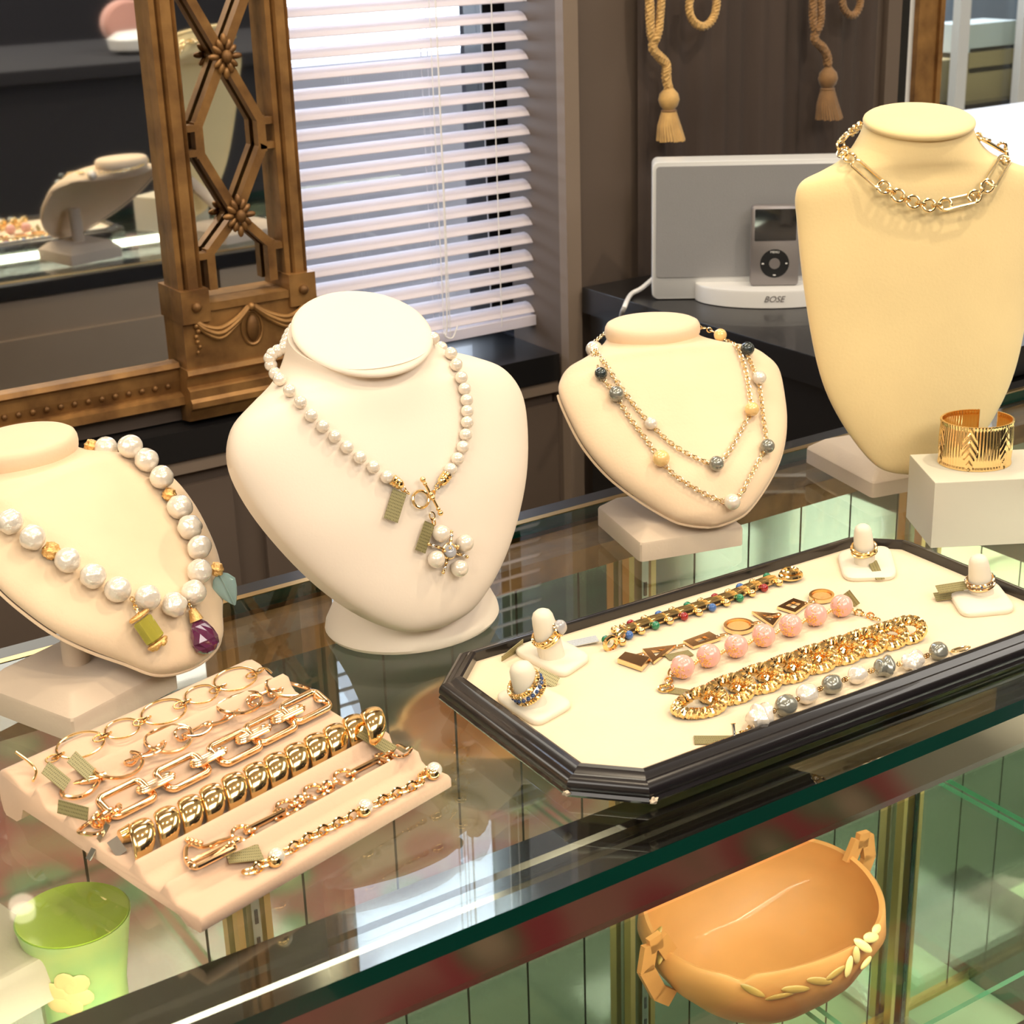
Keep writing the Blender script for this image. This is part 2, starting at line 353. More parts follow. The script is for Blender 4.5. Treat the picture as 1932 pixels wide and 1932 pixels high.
X, Y, Z = Vector((1,0,0)), Vector((0,1,0)), Vector((0,0,1))
def crom(pts, per=6, closed=False):
    P = [Vector(p) for p in pts]; n = len(P); out = []
    for i in range(n if closed else n-1):
        if closed: a, b, c, d = P[i-1], P[i], P[(i+1) % n], P[(i+2) % n]
        else: a, b, c, d = P[max(i-1, 0)], P[i], P[i+1], P[min(i+2, n-1)]
        for k in range(per):
            t = k/per; out.append(0.5*((2*b)+(c-a)*t+(2*a-5*b+4*c-d)*t*t+(3*b-a-3*c+d)*t**3))
    if not closed: out.append(P[-1])
    return out
def rows(tab, per=4):      # Catmull-Rom through rows of numbers
    out = []; n = len(tab)
    for i in range(n-1):
        a, b, c, d = tab[max(i-1, 0)], tab[i], tab[i+1], tab[min(i+2, n-1)]
        for k in range(per):
            t = k/per; out.append([0.5*((2*q)+(r-p)*t+(2*p-5*q+4*r-s_)*t*t+(3*q-p-3*r+s_)*t**3) for p, q, r, s_ in zip(a, b, c, d)])
    out.append(list(tab[-1])); return out
def resample(pts, step):
    out = [pts[0].copy()]; acc = 0.0
    for a, b in zip(pts, pts[1:]):
        L = (b-a).length; 
        while acc + L >= step and L > 1e-9:
            t = (step-acc)/L; a = a.lerp(b, t); out.append(a.copy()); L = (b-a).length; acc = 0.0
        acc += L
    return out

# ============================================================ THE ROOM
YW = 1.80                    # plane of the cabinet front and of the brown wall
ZCAB = CAMZ - 0.60           # top of the back cabinet
xw0 = 1.243; xw1 = 1.885     # brown wall from the window reveal to the passage
struct(MB().box((-3, -3.2, -0.05), (6, 2.08, 0)).prism([(1.95, 2.08), (6, 2.08), (6, 5.2), (4.2, 5.2)], (0, 0, -.05), X, Y, Z, .05), 'floor', 'carpet')
struct(MB().box((-3, -3.2, 2.7), (6, 2.08, 2.75)).prism([(1.95, 2.08), (6, 2.08), (6, 5.2), (4.2, 5.2)], (0, 0, 2.7), X, Y, Z, .05), 'ceiling', 'ceil')
struct(MB().box((-3.05, -3.2, 0), (-3, 2.08, 2.7)), 'wall_left', 'wallb')
struct(MB().box((-3, -3.25, 0), (6, -3.2, 2.7)), 'wall_front', 'wallb')
struct(MB().box((6, -3.2, 0), (6.05, 5.2, 2.7)), 'wall_right', 'wallb')
struct(MB().prism([(1.885, 1.92), (1.95, 1.92), (1.95, 2.08), (4.2, 5.2), (4.1, 5.2), (1.885, 2.13)], (0, 0, 0), X, Y, Z, 2.7), 'wall_passage', 'wallb')
struct(MB().box((-14, 2.08, -.1), (1.8, 14, -.02)), 'ground_outside', 'outwall')
# wall behind the mirror and around the window: opening x 0.80..1.13
WX0, WX1, WZ0, WZ1 = 0.72, 1.268, ZCAB+0.004, 2.3
b = MB().box((-3, 2.02, 0), (WX0, 2.08, 2.7)).box((WX0, 2.02, WZ1), (WX1, 2.08, 2.7)).box((WX0, 2.02, 0), (WX1, 2.08, WZ0-.02))
struct(b, 'wall_back', 'brown')
b = MB().box((WX1, 1.985, 0), (1.90, 2.08, 2.7)).box((xw0+.001, YW+.122, 0), (1.90, 1.984, ZCAB))
struct(b, 'trim_1', 'blackcloth')
b = MB().box((xw0, YW, 0), (xw1, YW+.12, 2.7))
struct(b, 'wall_brown', 'brown')
# recessed drape-like panels and narrow casings on the brown wall
for i, (a, px, py) in enumerate(((0, 1053, 0), (1, 1076, 0))):
    pass
def xat(px, y): return on_y(px, 150, y).x
struct(MB().box((xw0, YW-.018, 0), (xat(1077, YW), YW, 2.7)), 'trim_2', 'brownl')
struct(MB().box((xat(1659, YW), YW-.012, 0), (xat(1684, YW), YW, 2.7)), 'trim_3', 'brown')
struct(MB().box((xat(1684, YW), YW-.004, 0), (xat(1706, YW), YW, 2.7)), 'trim_4', 'black')
b = MB(); pts = []
x0, x1 = xat(1190, YW), xat(1640, YW)
loops = []
for zz in (0.4, 2.68):
    l = []
    for k in range(61):
        x = x0+(x1-x0)*k/60; l.append(Vector((x, YW-.012-.006*math.sin(k*.42)-.004*math.sin(k*1.3+1), zz)))
    loops.append(l)
b.loft(loops, cap=False, close=False)
o = build(b, 'drape', 'browncloth', angle=80); tag(o, 'dark taupe curtain hanging on the brown wall behind the tassels', 'curtain')
# far room past the passage
struct(MB().box((3.62, 4.4, 0), (6, 4.45, 2.7)), 'wall_far', 'bluegrey')
gx0, gx1 = xat(1708, 1.86), xat(1762, 1.86)
struct(MB().box((gx0, 1.86, 0), (gx0+.012, 1.95, 2.7)), 'trim_5', 'whitep')
o = build(MB().box((gx0+.012, 1.85, 0), (gx1-.01, 1.95, 2.7)).box((gx1-.01, 1.845, 0), (gx1, 1.96, 2.7)), 'gilded_post', 'gilt', smooth=False); tag(o, 'olive gilded upright post at the edge of the passage', 'post')
# window: sash, glass, outside
f = MB()
f.box((WX0, 1.97, WZ0-.02), (WX1, 2.02, WZ0+.012)).box((WX1-.03, 1.97, WZ0), (WX1, 2.02, WZ1)).box((WX0, 1.97, WZ0), (WX0+.03, 2.02, WZ1))
win = thing('window_1', (0.92, 2.0, WZ0), None, None); win['kind'] = 'structure'
build(f, 'window_frame', 'black', win, smooth=False)
build(MB().box((WX0+.03, 1.985, WZ0+.012), (WX1-.03, 1.989, WZ1)), 'pane', 'winglass', win, smooth=False)
struct(MB().box((-3, 3.0, 0), (2.5, 3.1, CAMZ-.307)), 'wall_outside', 'outwall')

# ---- Venetian blind
BY = 1.875
bl = thing('window_blind', (0.93, BY, WZ0), 'white slatted blind lowered over the window behind the gilded mirror', 'blind')
bx0, bx1 = 0.735, on_y(1001, 300, BY).x
zr = on_y(1010, 574, BY).z                  # last slat
sp = (on_y(1003, 120, BY).z - on_y(1015, 540, BY).z)/12.35
sl = MB()
prof = [(-.0125, -.0020), (-.006, .0006), (0, .0014), (.006, .0006), (.0125, -.0020)]
loops = []
for x in (0, bx1-bx0-.004, bx1-bx0):
    k = 1 if x < bx1-bx0-.001 else .7
    top = [Vector((x, p*k, z)) for p, z in prof]; bot = [Vector((x, p*k, z-.0012)) for p, z in reversed(prof)]
    loops.append(top+bot)
sl.loft(loops)
slm = sl.mesh('slat', MT['blind'], True, 50)
for k in range(34):
    z = zr + sp*k
    if z > 2.25: break
    M = Matrix.Translation((bx0, BY, z)) @ Matrix.Rotation(R(27), 4, 'X')
    inst(slm, 'slat', M, bl)
b = MB().box((bx0-.004, BY-.013, zr-.026), (bx1+.004, BY+.013, zr-.012))
build(b, 'bottom_rail', 'blind', bl, smooth=False)
for px in (818, 830, 930):
    x = on_y(px, 400, BY).x
    for dy in (-.0135, .0135):
        build(MB().tube([(x, BY+dy, zr-.02), (x, BY+dy, 2.2)], .0007, 6), 'ladder_cord', 'cord', bl)
x = on_y(822, 400, BY).x
build(MB().tube(crom([(x+.003, BY-.016, 2.2), (x+.004, BY-.017, 1.3), (x, BY-.018, zr+.02), (x-.006, BY-.018, zr-.012), (x+.006, BY-.019, zr-.02), (x+.016, BY-.018, zr-.004)]), .0011, 6), 'pull_cord', 'cord', bl)
struct(MB().box((bx0-.01, BY-.02, 2.25), (bx1+.01, BY+.02, 2.3)), 'trim_6', 'blind')

# ---- back cabinet under the mirror and window
cab = thing('back_cabinet', (0.3, 1.95, 0), 'taupe panelled cabinet with black top under the gilded mirror', 'cabinet')
build(MB().box((-1.6, YW, ZCAB-.038), (xw0-.004, 2.015, ZCAB)), 'cabinet_top', 'black', cab, smooth=False, label='black laminate cabinet top')
build(MB().box((-1.6, YW+.02, 0), (xw0-.004, 2.0, ZCAB-.038)), 'cabinet_body', 'brown', cab, smooth=False)
build(MB().box((-1.6, YW+.004, ZCAB-.056), (xw0-.004, YW+.02, ZCAB-.038)), 'cabinet_rail', 'brownl', cab, smooth=False)
for k in range(5):
    x = -1.3+k*.52
    build(MB().box((x, YW+.01, .08), (x+.48, YW+.02, ZCAB-.075)), 'cabinet_door', 'brown', cab, smooth=False)

# ============================================================ GLASS COUNTER
CX0, CX1 = -0.35, 1.95
CY0, CY1 = 0.660, 1.158
ct = thing('glass_display_counter', (0.8, .9, 0), 'long glass jewellery counter with green glass edge and mirrored strip back', 'counter')
T = .012
b = MB().box((CX0, CY0, ZC-T), (CX1, CY1, ZC))
top = build(b, 'glass_top', 'glass', ct, smooth=False)
top.data.materials.append(MT['gedge'])
for p in top.data.polygons:
    if abs(p.normal.z) < .5: p.material_index = 1
# dark polished light housing under the front edge
prof = [(.664, -.0125), (.671, -.050), (.676, -.052), (.728, -.036), (.732, -.0125), (.712, -.0125), (.708, -.0145), (.700, -.0145), (.697, -.0125), (.694, -.0125), (.690, -.0135)]
b = MB().loft([[Vector((x, y, ZC+z)) for y, z in prof] for x in (CX0, CX1)])
build(b, 'light_housing', 'chrome', ct, smooth=False)
build(MB().tube([(CX0+.1, .705, ZC-.056), (CX1-.1, .705, ZC-.056)], .007, 12), 'fluorescent_tube', 'tube', ct)
# back rail and gilt strip
build(MB().box((CX0, CY1+.0085, ZC-.024), (CX1, CY1+.030, ZC-.001)), 'rear_rail', 'black', ct, smooth=False)
build(MB().box((CX0, CY1+.0005, ZC-.03), (CX1, CY1+.008, ZC+.0005)), 'rear_gilt_strip', 'brass', ct, smooth=False)
for k in range(5):
    x = CX0+k*.46
    pnl = build(MB().box((x, CY1+.012, .06), (x+.455, CY1+.028, ZC-.026)), 'rear_panel', 'rearp', ct, smooth=False)
    build(MB().box((x+.05, CY1+.028, .12), (x+.405, CY1+.033, ZC-.085)), 'raised_field', 'rearp', pnl, smooth=False)
build(MB().box((CX0, CY0+.01, 0), (CX1, CY1+.02, .184)), 'plinth', 'brown', ct, smooth=False)
ZD = CAMZ-1.31
build(MB().box((CX0, CY0+.014, .1845), (.44, 1.135, ZD)), 'deck', 'deck', ct, smooth=False)
build(MB().box((.4405, 1.040, .1845), (CX1, 1.135, ZD)), 'deck', 'deck', ct, smooth=False)
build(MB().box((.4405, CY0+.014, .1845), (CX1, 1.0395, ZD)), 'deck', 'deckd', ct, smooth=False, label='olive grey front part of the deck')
build(MB().box((CX0, CY0+.006, .19), (CX1, CY0+.011, ZC-.052)), 'front_pane', 'pane', ct, smooth=False)
# mirrored strips along the back
x = CX0; k = 0
while x < CX1-.02:
    w = .094 if x < .50 else .070
    mb_ = MB().box((x+.0012, 1.138, ZD+.004), (x+w-.0012, 1.143, ZC-.034))
    build(mb_, 'mirror_strip', 'strip', ct, smooth=False)
    x += w; k += 1
build(MB().box((CX0, 1.143, ZD), (CX1, 1.150, ZC-.034)), 'rear_backing', 'brown', ct, smooth=False)
build(MB().box((CX0, 1.132, ZD), (CX1, 1.138, ZD+.006)), 'rear_ledge', 'brass', ct, smooth=False)
# top wood rail at the rear under the glass (dark band seen through the top)
build(MB().box((CX0, 1.100, ZC-.034), (CX1, 1.150, ZC-.0125)), 'rear_top_rail', 'giltd', ct, smooth=False)
# shelf: one sheet of glass per bay, with green front edge
divs = [CX0, .44, .862, on_y(1712, 1700, 1.12).x, CX1]
ZS = CAMZ-.945
for a, c in zip(divs, divs[1:]):
    s_ = build(MB().box((a+.006, .797, ZS-.006), (c-.006, 1.13, ZS)), 'glass_shelf', 'pane', ct, smooth=False)
    s_.data.materials.append(MT['gedge2'])
    for p in s_.data.polygons:
        if abs(p.normal.z) < .5: p.material_index = 1
for a in divs[1:-1]:
    st = MB().box((a-.004, 1.116, ZD), (a+.004, 1.128, ZC-.036))
    s_ = build(st, 'slotted_standard', 'alu', ct, smooth=False)
    sb = MB()
    z = ZD+.04
    while z < ZC-.07: sb.box((a-.0015, 1.1150, z), (a+.0015, 1.1162, z+.014)); z += .028
    tag(build(sb, 'slots', 'black', s_, smooth=False), kind='stuff')
    for e in (-1, 1):
        build(MB().box((a+e*.013-.003, 1.120, ZD), (a+e*.013+.003, 1.131, ZC-.036)), 'brass_post', 'brass', ct, smooth=False)
a = divs[3]
d_ = build(MB().box((a-.003, .70, ZD), (a+.003, 1.115, ZC-.055)), 'divider_pane', 'pane', ct, smooth=False)
d_.data.materials.append(MT['gedge'])
for p in d_.data.polygons:
    if abs(p.normal.x) < .5: p.material_index = 1
build(MB().box((a-.014, .70, ZD), (a+.014, 1.12, ZD+.008)), 'divider_track', 'alu', ct, smooth=False)
build(MB().box((a+.004, .72, ZC-.115), (a+.010, 1.12, ZC-.095)), 'shelf_bracket', 'gedge', ct, smooth=False)

# rug and carpet on the customers' side
o = build(MB().box((-1.2, -1.4, 0.0), (1.62, .56, .012)), 'oriental_rug', 'rug', smooth=False); tag(o, 'red and green patterned rug on the floor before the counter', 'rug')

# ============================================================ GILDED MIRROR
MY = 1.835
def wy(px, py, y=YW): p = on_y(px, py, y); return p.x, p.z
mir = thing('gilded_mirror', (0.3, 1.82, ZCAB), 'large antique gilded mirror with latticed side panel and swag', 'mirror')
xL0, xR1 = on_y(294, 100, MY-.03).x, on_y(555, 100, MY-.03).x             # pilaster outer edges
zB, zT = ZCAB+.002, 1.95
zblk0 = CAMZ-.527; zblk1 = CAMZ-.432   # swag block bottom / top
build(MB().box((-.62, MY, ZCAB+.07), (xR1-.01, MY+.004, zT)), 'mirror_glass', 'mirror', mir, smooth=False)
build(MB().box((-.64, MY+.004, ZCAB+.002), (xR1, MY+.016, zT+.02)), 'backboard', 'brown', mir, smooth=False)
# stiles (stepped mouldings)
def stile(x0, x1):
    w = x1-x0; pr = [(0, MY), (0, MY-.022), (w*.14, MY-.027), (w*.24, MY-.022), (w*.32, MY-.030), (w*.70, MY-.030), (w*.78, MY-.024), (w*.88, MY-.028), (w, MY-.020), (w, MY)]
    return MB().loft([[Vector((x0+a, y, z)) for a, y in pr] for z in (zblk1-.004, zT)])
build(stile(xL0, xL0+.032), 'stile', 'gilt', mir, smooth=False)
build(stile(xR1-.030, xR1), 'stile', 'gilt', mir, smooth=False)
# lattice: repeating diamonds with square lugs
xa, xb = xL0+.032, xR1-.030; xm = (xa+xb)/2; yl = MY-.012
LK = [0]
def lat(p, q, w=.0105):
    LK[0] += 1
    d = Vector((q[0]-p[0], 0, q[1]-p[1])).normalized()*.003
    build(MB().bar(Vector((p[0], yl, p[1]))-d, Vector((q[0], yl, q[1]))+d, w, .013+.00025*(LK[0] % 7), up=(0, -1, 0)), 'lattice_bar', 'gilt', mir, smooth=False)
zr1 = wy(428, 108)[1]; zr2 = wy(455, 410)[1]; per = zr1-zr2
hw = (xb-xa)/2-.015
for k in range(-1, 3):
    zc = zr2 + per*k                     # crossing with rosette at zc, lugs at zc+per/2
    zl = zc + per/2; q = .016
    if k >= 0:
        lat((xm, zc), (xm-hw, zl-q)); lat((xm, zc), (xm+hw, zl-q))
        lat((xm-hw, zl+q), (xm, zc+per)); lat((xm+hw, zl+q), (xm, zc+per))
    else:
        zl = max(zl, zblk1+.02)
        lat((xm, zc+per), (xm-hw, zl+q+.004)); lat((xm, zc+per), (xm+hw, zl+q+.004))
        for s in (-1, 1): lat((xm+s*hw, zblk1-.002), (xm+s*hw, zl+q+.006))
        for s in (-1, 1): lat((xm+s*hw, zl+q+.001), (xm+s*(hw+.017), zl+q+.001), .008)
        continue
    for s in (-1, 1):
        lat((xm+s*hw, zl-q-.002), (xm+s*hw, zl+q+.002))
        for e in (-1, 1): lat((xm+s*hw, zl+e*q*.9), (xm+s*(hw+.018), zl+e*q*.9), .008)
for zc in (zr2, zr1, zr1+per):
    c = Vector((xm, yl-.010, zc))
    core = build(MB().sphere(c+Vector((0, -.006, 0)), .0065, 12, 8, (1, .8, 1.2)), 'rosette_boss', 'giltd', mir)
    for k in range(12):
        a = 2*math.pi*k/12; L = .0125 if k % 3 else .0165
        dr = Vector((math.sin(a)*.85, 0, math.cos(a)*1.15)); sd = Vector((math.cos(a), 0, -math.sin(a)))
        build(MB().sphere(c+dr*L, .0064, 10, 6, (.62, .6, 1.15), (sd, Y, dr.normalized())), 'rosette_petal', 'gilt', core)
# swag block
yb = MY-.030
b = MB().box((xL0-.002, yb, zblk0), (xR1+.002, MY, zblk1-.018))
build(b, 'swag_block', 'gilt', mir, smooth=False)
for x0 in (xL0-.003, xR1-.033):
    build(MB().box((x0, yb-.006, zblk1-.038), (x0+.036, MY, zblk1+.002)), 'corner_block', 'gilt', mir, smooth=False)
    build(MB().sphere((x0+.018, yb-.008, zblk1-.018), .0062, 14, 8), 'corner_boss', 'giltd', mir)
build(MB().box((xL0+.0335, yb-.004, zblk1-.026), (xR1-.0335, MY-.0005, zblk1-.0165)), 'block_ledge', 'gilt', mir, smooth=False)
for s in (-1, 1):
    zt = zblk1-.026
    for q, (r0, dz) in enumerate(((.0035, 0), (.0028, .006), (.0024, -.006))):
        pts = crom([(xm+s*.004, yb-.003, zt-.004+dz*.3), (xm+s*.022, yb-.006, zt-.018+dz*.6), (xm+s*.044, yb-.008, zt-.028+dz), (xm+s*.062, yb-.006, zt-.022+dz*.7), (xm+s*.072, yb-.003, zt-.012+dz*.3)])
        build(MB().tube(pts, r0, 8), 'swag', 'gilt', mir)
    for k in range(6):
        build(MB().sphere((xm+s*.073+.002*math.sin(k*2), yb-.003, zt-.016-.0065*k), .0036-.0003*k, 8, 6), 'swag_drop', 'gilt', mir)
build(MB().sphere((xm, yb-.002, zt-.030), .0085, 16, 10, (1, .7, 2.0)), 'oval_boss', 'giltd', mir)
build(MB().tube([(xm+.0135*math.sin(a*math.pi/12), yb-.001, zt-.030+.021*math.cos(a*math.pi/12)) for a in range(24)], .002, 6, closed=True), 'oval_surround', 'gilt', mir)
build(MB().sphere((xm, yb-.004, zt-.003), .005, 10, 8), 'swag_knot', 'gilt', mir)
# bottom cornice: projecting part below the pilaster, recessed part to the left
def cornice(x0, x1, d):
    pr = [(MY, zblk0), (yb-.004-d, zblk0), (yb-.006-d, zblk0-.006), (yb-.001-d, zblk0-.010), (yb+.002-d, zblk0-.022), (yb-.006-d, zblk0-.026), (yb-.006-d, zblk0-.036), (yb-.010-d, zblk0-.040), (yb-.010-d, zblk0-.047), (yb-.002-d, zblk0-.052), (yb+.004-d, zblk0-.066), (MY, zblk0-.070)]
    return MB().loft([[Vector((x, y, max(z, zB))) for y, z in pr] for x in (x0, x1)])
build(cornice(xL0-.004, xR1+.006, 0.0), 'cornice', 'gilt', mir, smooth=False)
pr = [(MY, .008), (MY-.010, .008), (MY-.012, .002), (MY-.006, -.002), (MY-.006, -.016), (MY-.004, -.030), (MY-.016, -.034), (MY-.017, -.044), (MY, -.046)]
build(MB().loft([[Vector((x, y, zblk0-.002+z)) for y, z in pr] for x in (-.62, xL0-.004)]), 'bottom_moulding', 'gilt', mir, smooth=False)
for k in range(38):
    x = xL0-.020-k*.0168
    build(MB().sphere((x, MY-.007, zblk0-.022), .0038, 8, 6), 'moulding_bead', 'giltd', mir)
build(MB().box((-.62, MY-.02, zT), (xR1, MY+.01, zT+.05)), 'top_rail', 'gilt', mir, smooth=False)

# ============================================================ TASSELS
def spiral_rope(pts, r, turns_per_m=70, strands=3):
    P = resample(crom(pts, 8), .0022); out = MB()
    T = [(P[min(i+1, len(P)-1)]-P[max(i-1, 0)]).normalized() for i in range(len(P))]
    for s in range(strands):
        q = []
        for i, (p, t) in enumerate(zip(P, T)):
            n1 = (Y - t*Y.dot(t)).normalized(); n2 = t.cross(n1); a = 2*math.pi*(i*.0022*turns_per_m + s/strands)
            q.append(p + (n1*math.cos(a)+n2*math.sin(a))*r*.55)
        out.tube(q, r*.55, 6)
    return out
def tassel(pxs, head, skirt, mat_, label, loop):
    y = YW-.045
    c = on_y(head[0], head[1], y)
    t = thing('tassel_tieback', Vector(on_y(skirt[0], skirt[1], y)), label, 'tassel')
    build(spiral_rope([on_y(a, b_, y) for a, b_ in pxs[0]], .0062), 'rope', mat_, t)
    build(spiral_rope([on_y(a, b_, y-.004) for a, b_ in pxs[1]], .0058), 'rope', mat_, t)
    build(spiral_rope([on_y(a, b_, y) for a, b_ in pxs[2]], .0066), 'rope', mat_, t)
    build(spiral_rope([on_y(a, b_, y) for a, b_ in loop], .0056), 'rope_loop', mat_, t)
    hz = c.z; build(MB().lathe((c.x, y, 0), [(.004, hz+.018), (.007, hz+.014), (.0125, hz+.008), (.0145, hz), (.012, hz-.008), (.008, hz-.013), (.009, hz-.015)], 20), 'tassel_head', mat_, t)
    build(MB().tube([(c.x+.0092*math.cos(t*math.pi/10), y+.0092*math.sin(t*math.pi/10), hz-.0145) for t in range(20)], .0016, 6, closed=True), 'tassel_band', 'roped', t)
    s0 = hz-.014; s1 = on_y(skirt[0], skirt[1], y); fr = MB()
    for k in range(26):
        a = 2*math.pi*k/26; r0, r1 = .0075, .0165+.002*random.random()
        fr.tube([(c.x+r0*math.cos(a), y+r0*math.sin(a), s0), (c.x+r1*.8*math.cos(a)+.2*(s1.x-c.x), y+r1*.7*math.sin(a), (s0+s1.z)/2), (s1.x+r1*math.cos(a), y+r1*math.sin(a), s1.z-.002*random.random())], .0023, 5)
    tag(build(fr, 'fringe', mat_, t), kind='stuff')
tassel([[(1224, -60), (1226, 20), (1228, 60), (1233, 78)], [(1252, -60), (1246, 20), (1243, 55), (1236, 78)], [(1234, 76), (1232, 92), (1245, 108), (1257, 122), (1257, 145), (1262, 170)]],
       (1262, 188), (1266, 264), 'rope', 'gold rope tassel hanging on brown wall, left and lower one', [(1345, -30), (1352, 5), (1345, 35), (1328, 50), (1308, 40), (1300, 15), (1306, -20)])
tassel([[(1535, -60), (1534, 20), (1535, 50), (1540, 60)], [(1548, -60), (1549, 20), (1547, 45), (1541, 60)], [(1540, 58), (1537, 75), (1552, 90), (1560, 105), (1562, 125)]],
       (1562, 148), (1564, 223), 'roped', 'darker bronze rope tassel on brown wall above the speaker', [(1588, -30), (1590, 10), (1602, 28), (1614, 26), (1623, 5), (1620, -30)])

# ============================================================ SPEAKER TABLE
TY = 1.60; ZT = CAMZ-.505
tb = thing('black_corner_table', (1.5, 1.55, 0), 'black table with rounded corner under the silver speaker dock', 'table')
ps = [(1.262, 1.775), (1.262, 1.20), (1.86, 1.20), (1.86, 1.775)]
build(MB().prism(ps, (0, 0, ZT-.035), X, Y, Z, .035, .002), 'table_top', 'black', tb, smooth=False)
build(MB().prism([(1.272, 1.77), (1.272, 1.21), (1.85, 1.21), (1.85, 1.77)], (0, 0, 0), X, Y, Z, ZT-.036), 'table_skirt', 'black', tb, smooth=False)

# ---- speaker dock, turned towards the camera
saz = R(-37); SU = Vector((math.cos(saz), math.sin(saz), 0)); SN = Vector((SU.y, -SU.x, 0))
S0 = on_z(1230, 566, ZT-ZC); S0.z = ZT+.001
HS = on_plane(1229, 308, S0, SN).z - ZT; WS = .300
spk = thing('speaker_dock', S0+SU*.15-SN*.02, 'silver speaker dock with grey grille behind the large bust', 'speaker')
def rrect(x0, z0, x1, z1, r, n=5):
    out = []
    for cx, cz, a0 in ((x1-r, z1-r, 0), (x0+r, z1-r, 90), (x0+r, z0+r, 180), (x1-r, z0+r, 270)):
        for k in range(n+1): a = R(a0+90*k/n); out.append((cx+r*math.cos(a), cz+r*math.sin(a)))
    return out
build(MB().prism(rrect(0, 0, WS, HS, .008), S0-SN*.045, SU, Z, SN, .045, .002), 'shell', 'spsilver', spk)
build(MB().prism(rrect(.0055, .029, WS-.0055, HS-.0055, .004), S0-SN*.001, SU, Z, SN, .003, .001), 'grille', 'grille', spk)
def su(px, py, off=0.0): return (on_plane(px, py, S0+SN*off, SN)-S0).dot(SU)
cx = WS/2+.004
dk = [(cx+.098*math.cos(R(180+180*k/24)), .004+.062*math.sin(R(180+180*k/24))) for k in range(25)]
build(MB().prism(dk, S0, SU, -SN, Z, .022, .003), 'dock_tray', 'whitep', spk)
fo = .028; u0 = su(1416, 480, fo)
PB = S0+SN*fo+Z*.0225
px_ = thing('music_player', PB+SU*(u0+.031), 'grey music player with click wheel docked on the silver speaker', 'music player')
def pz(u, w, z): return PB+SU*(u0+u)+SN*w+Z*z
build(MB().prism(rrect(0, 0, .0618, .1035, .005), PB+SU*u0-SN*.010, SU, Z, SN, .0105, .0015), 'player_body', 'ipod', px_)
build(MB().prism(rrect(.0045, .0585, .0573, .099, .001, 2), PB+SU*u0, SU, Z, SN, .0009), 'screen', 'screen', px_, smooth=False)
circ = lambda r, n: [(.0309+r*math.cos(2*math.pi*a/n), .029+r*math.sin(2*math.pi*a/n)) for a in range(n)]
wl = build(MB().prism(circ(.0185, 40), PB+SU*u0, SU, Z, SN, .0009), 'click_wheel', 'wheel', px_, smooth=False)
build(MB().prism(circ(.007, 28), PB+SU*u0, SU, Z, SN, .0016), 'centre_button', 'ipod', wl, smooth=False)
mk = MB()
for dx, dz, w_, h_ in ((-.0150, 0, .0013, .0008), (.0150, 0, .0013, .0008), (0, -.0150, .0018, .0006)):
    mk.prism([(.0309+dx-w_, .029+dz-h_), (.0309+dx+w_, .029+dz-h_), (.0309+dx+w_, .029+dz+h_), (.0309+dx-w_, .029+dz+h_)], PB+SU*u0, SU, Z, SN, .0013)
build(mk, 'wheel_marks', 'whitep', wl, smooth=False)
def text(body, size, M, name, material, parent, shear=0.0):
    c = bpy.data.curves.new(name, 'FONT'); c.body = body; c.size = size; c.shear = shear; c.extrude = .0002; c.align_x = 'CENTER'; c.align_y = 'CENTER'
    o = bpy.data.objects.new(name+'_tmp', c); COL.objects.link(o)
    bpy.context.view_layer.update()
    me = bpy.data.meshes.new_from_object(o.evaluated_get(bpy.context.evaluated_depsgraph_get()))
    bpy.data.objects.remove(o, do_unlink=True); me.materials.clear(); me.materials.append(MT[material])
    return inst(me, name, M, parent)
text('MENU', .0042, frame(pz(.0309, .0012, .0438), SU, ey=Z), 'wheel_lettering', 'whitep', wl)
text('BOSE', .011, frame(S0+SU*cx+SN*.0583+Z*.0115, SU, ey=Z), 'dock_lettering', 'ipod', spk, .35)
build(MB().tube(crom([S0+SU*.01-SN*.03+Z*.028, on_z(1212, 543, .045), on_z(1190, 556, .04), on_z(1178, 580, .035+.004), on_z(1172, 600, .01), on_z(1172, 640, -.06)]), .0032, 8), 'power_cable', 'whitep', spk)

# ============================================================ FAR ROOM THINGS (right edge)
def simple(mb_, name, material, label, cat, group=None, smooth=False):
    o = build(mb_, name, material, smooth=smooth); return tag(o, label, cat, group)
t_ = thing('white_draped_table', (2.9, 2.2, 0), 'white cloth draped table in bright window light, far right', 'table')
zt_ = on_y(1900, 205, 2.5).z
build(MB().box((2.05, 1.95, zt_-.03), (3.6, 2.55, zt_)), 'table_top', 'whitecloth', t_, smooth=False)
build(MB().box((2.07, 1.97, 0), (3.58, 2.53, zt_-.03)), 'table_cloth', 'whitecloth', t_, smooth=False)
cs = thing('glass_showcase', (4.6, 3.6, 0), 'glass showcase with tan boxes on its top shelf, far right', 'showcase')
zs0 = on_y(1800, 190, 3.5).z; xs0 = on_y(1762, 150, 3.4).x-.4
build(MB().box((xs0, 3.4, 0), (5.9, 4.0, zs0)), 'showcase_base', 'darkglass', cs, smooth=False)
build(MB().box((xs0, 3.40, zs0), (5.9, 3.404, 2.3)), 'showcase_pane', 'pane', cs, smooth=False)
build(MB().box((xs0, 3.95, zs0), (5.9, 4.0, 2.3)), 'showcase_back', 'bluegrey', cs, smooth=False)
for px in (1812, 1931):
    xx = on_y(px, 100, 3.38).x; build(MB().box((xx-.022, 3.37, zs0-.02), (xx+.022, 3.398, 2.3)), 'showcase_post', 'whitep', cs, smooth=False)
def tanbox(a, c, d, e, y0, y1, m, nm, lab):
    p = on_y(a, c, y0); q = on_y(d, e, y0)
    simple(MB().box((p.x, y0, q.z), (q.x, y1, p.z)), nm, m, lab, 'box')
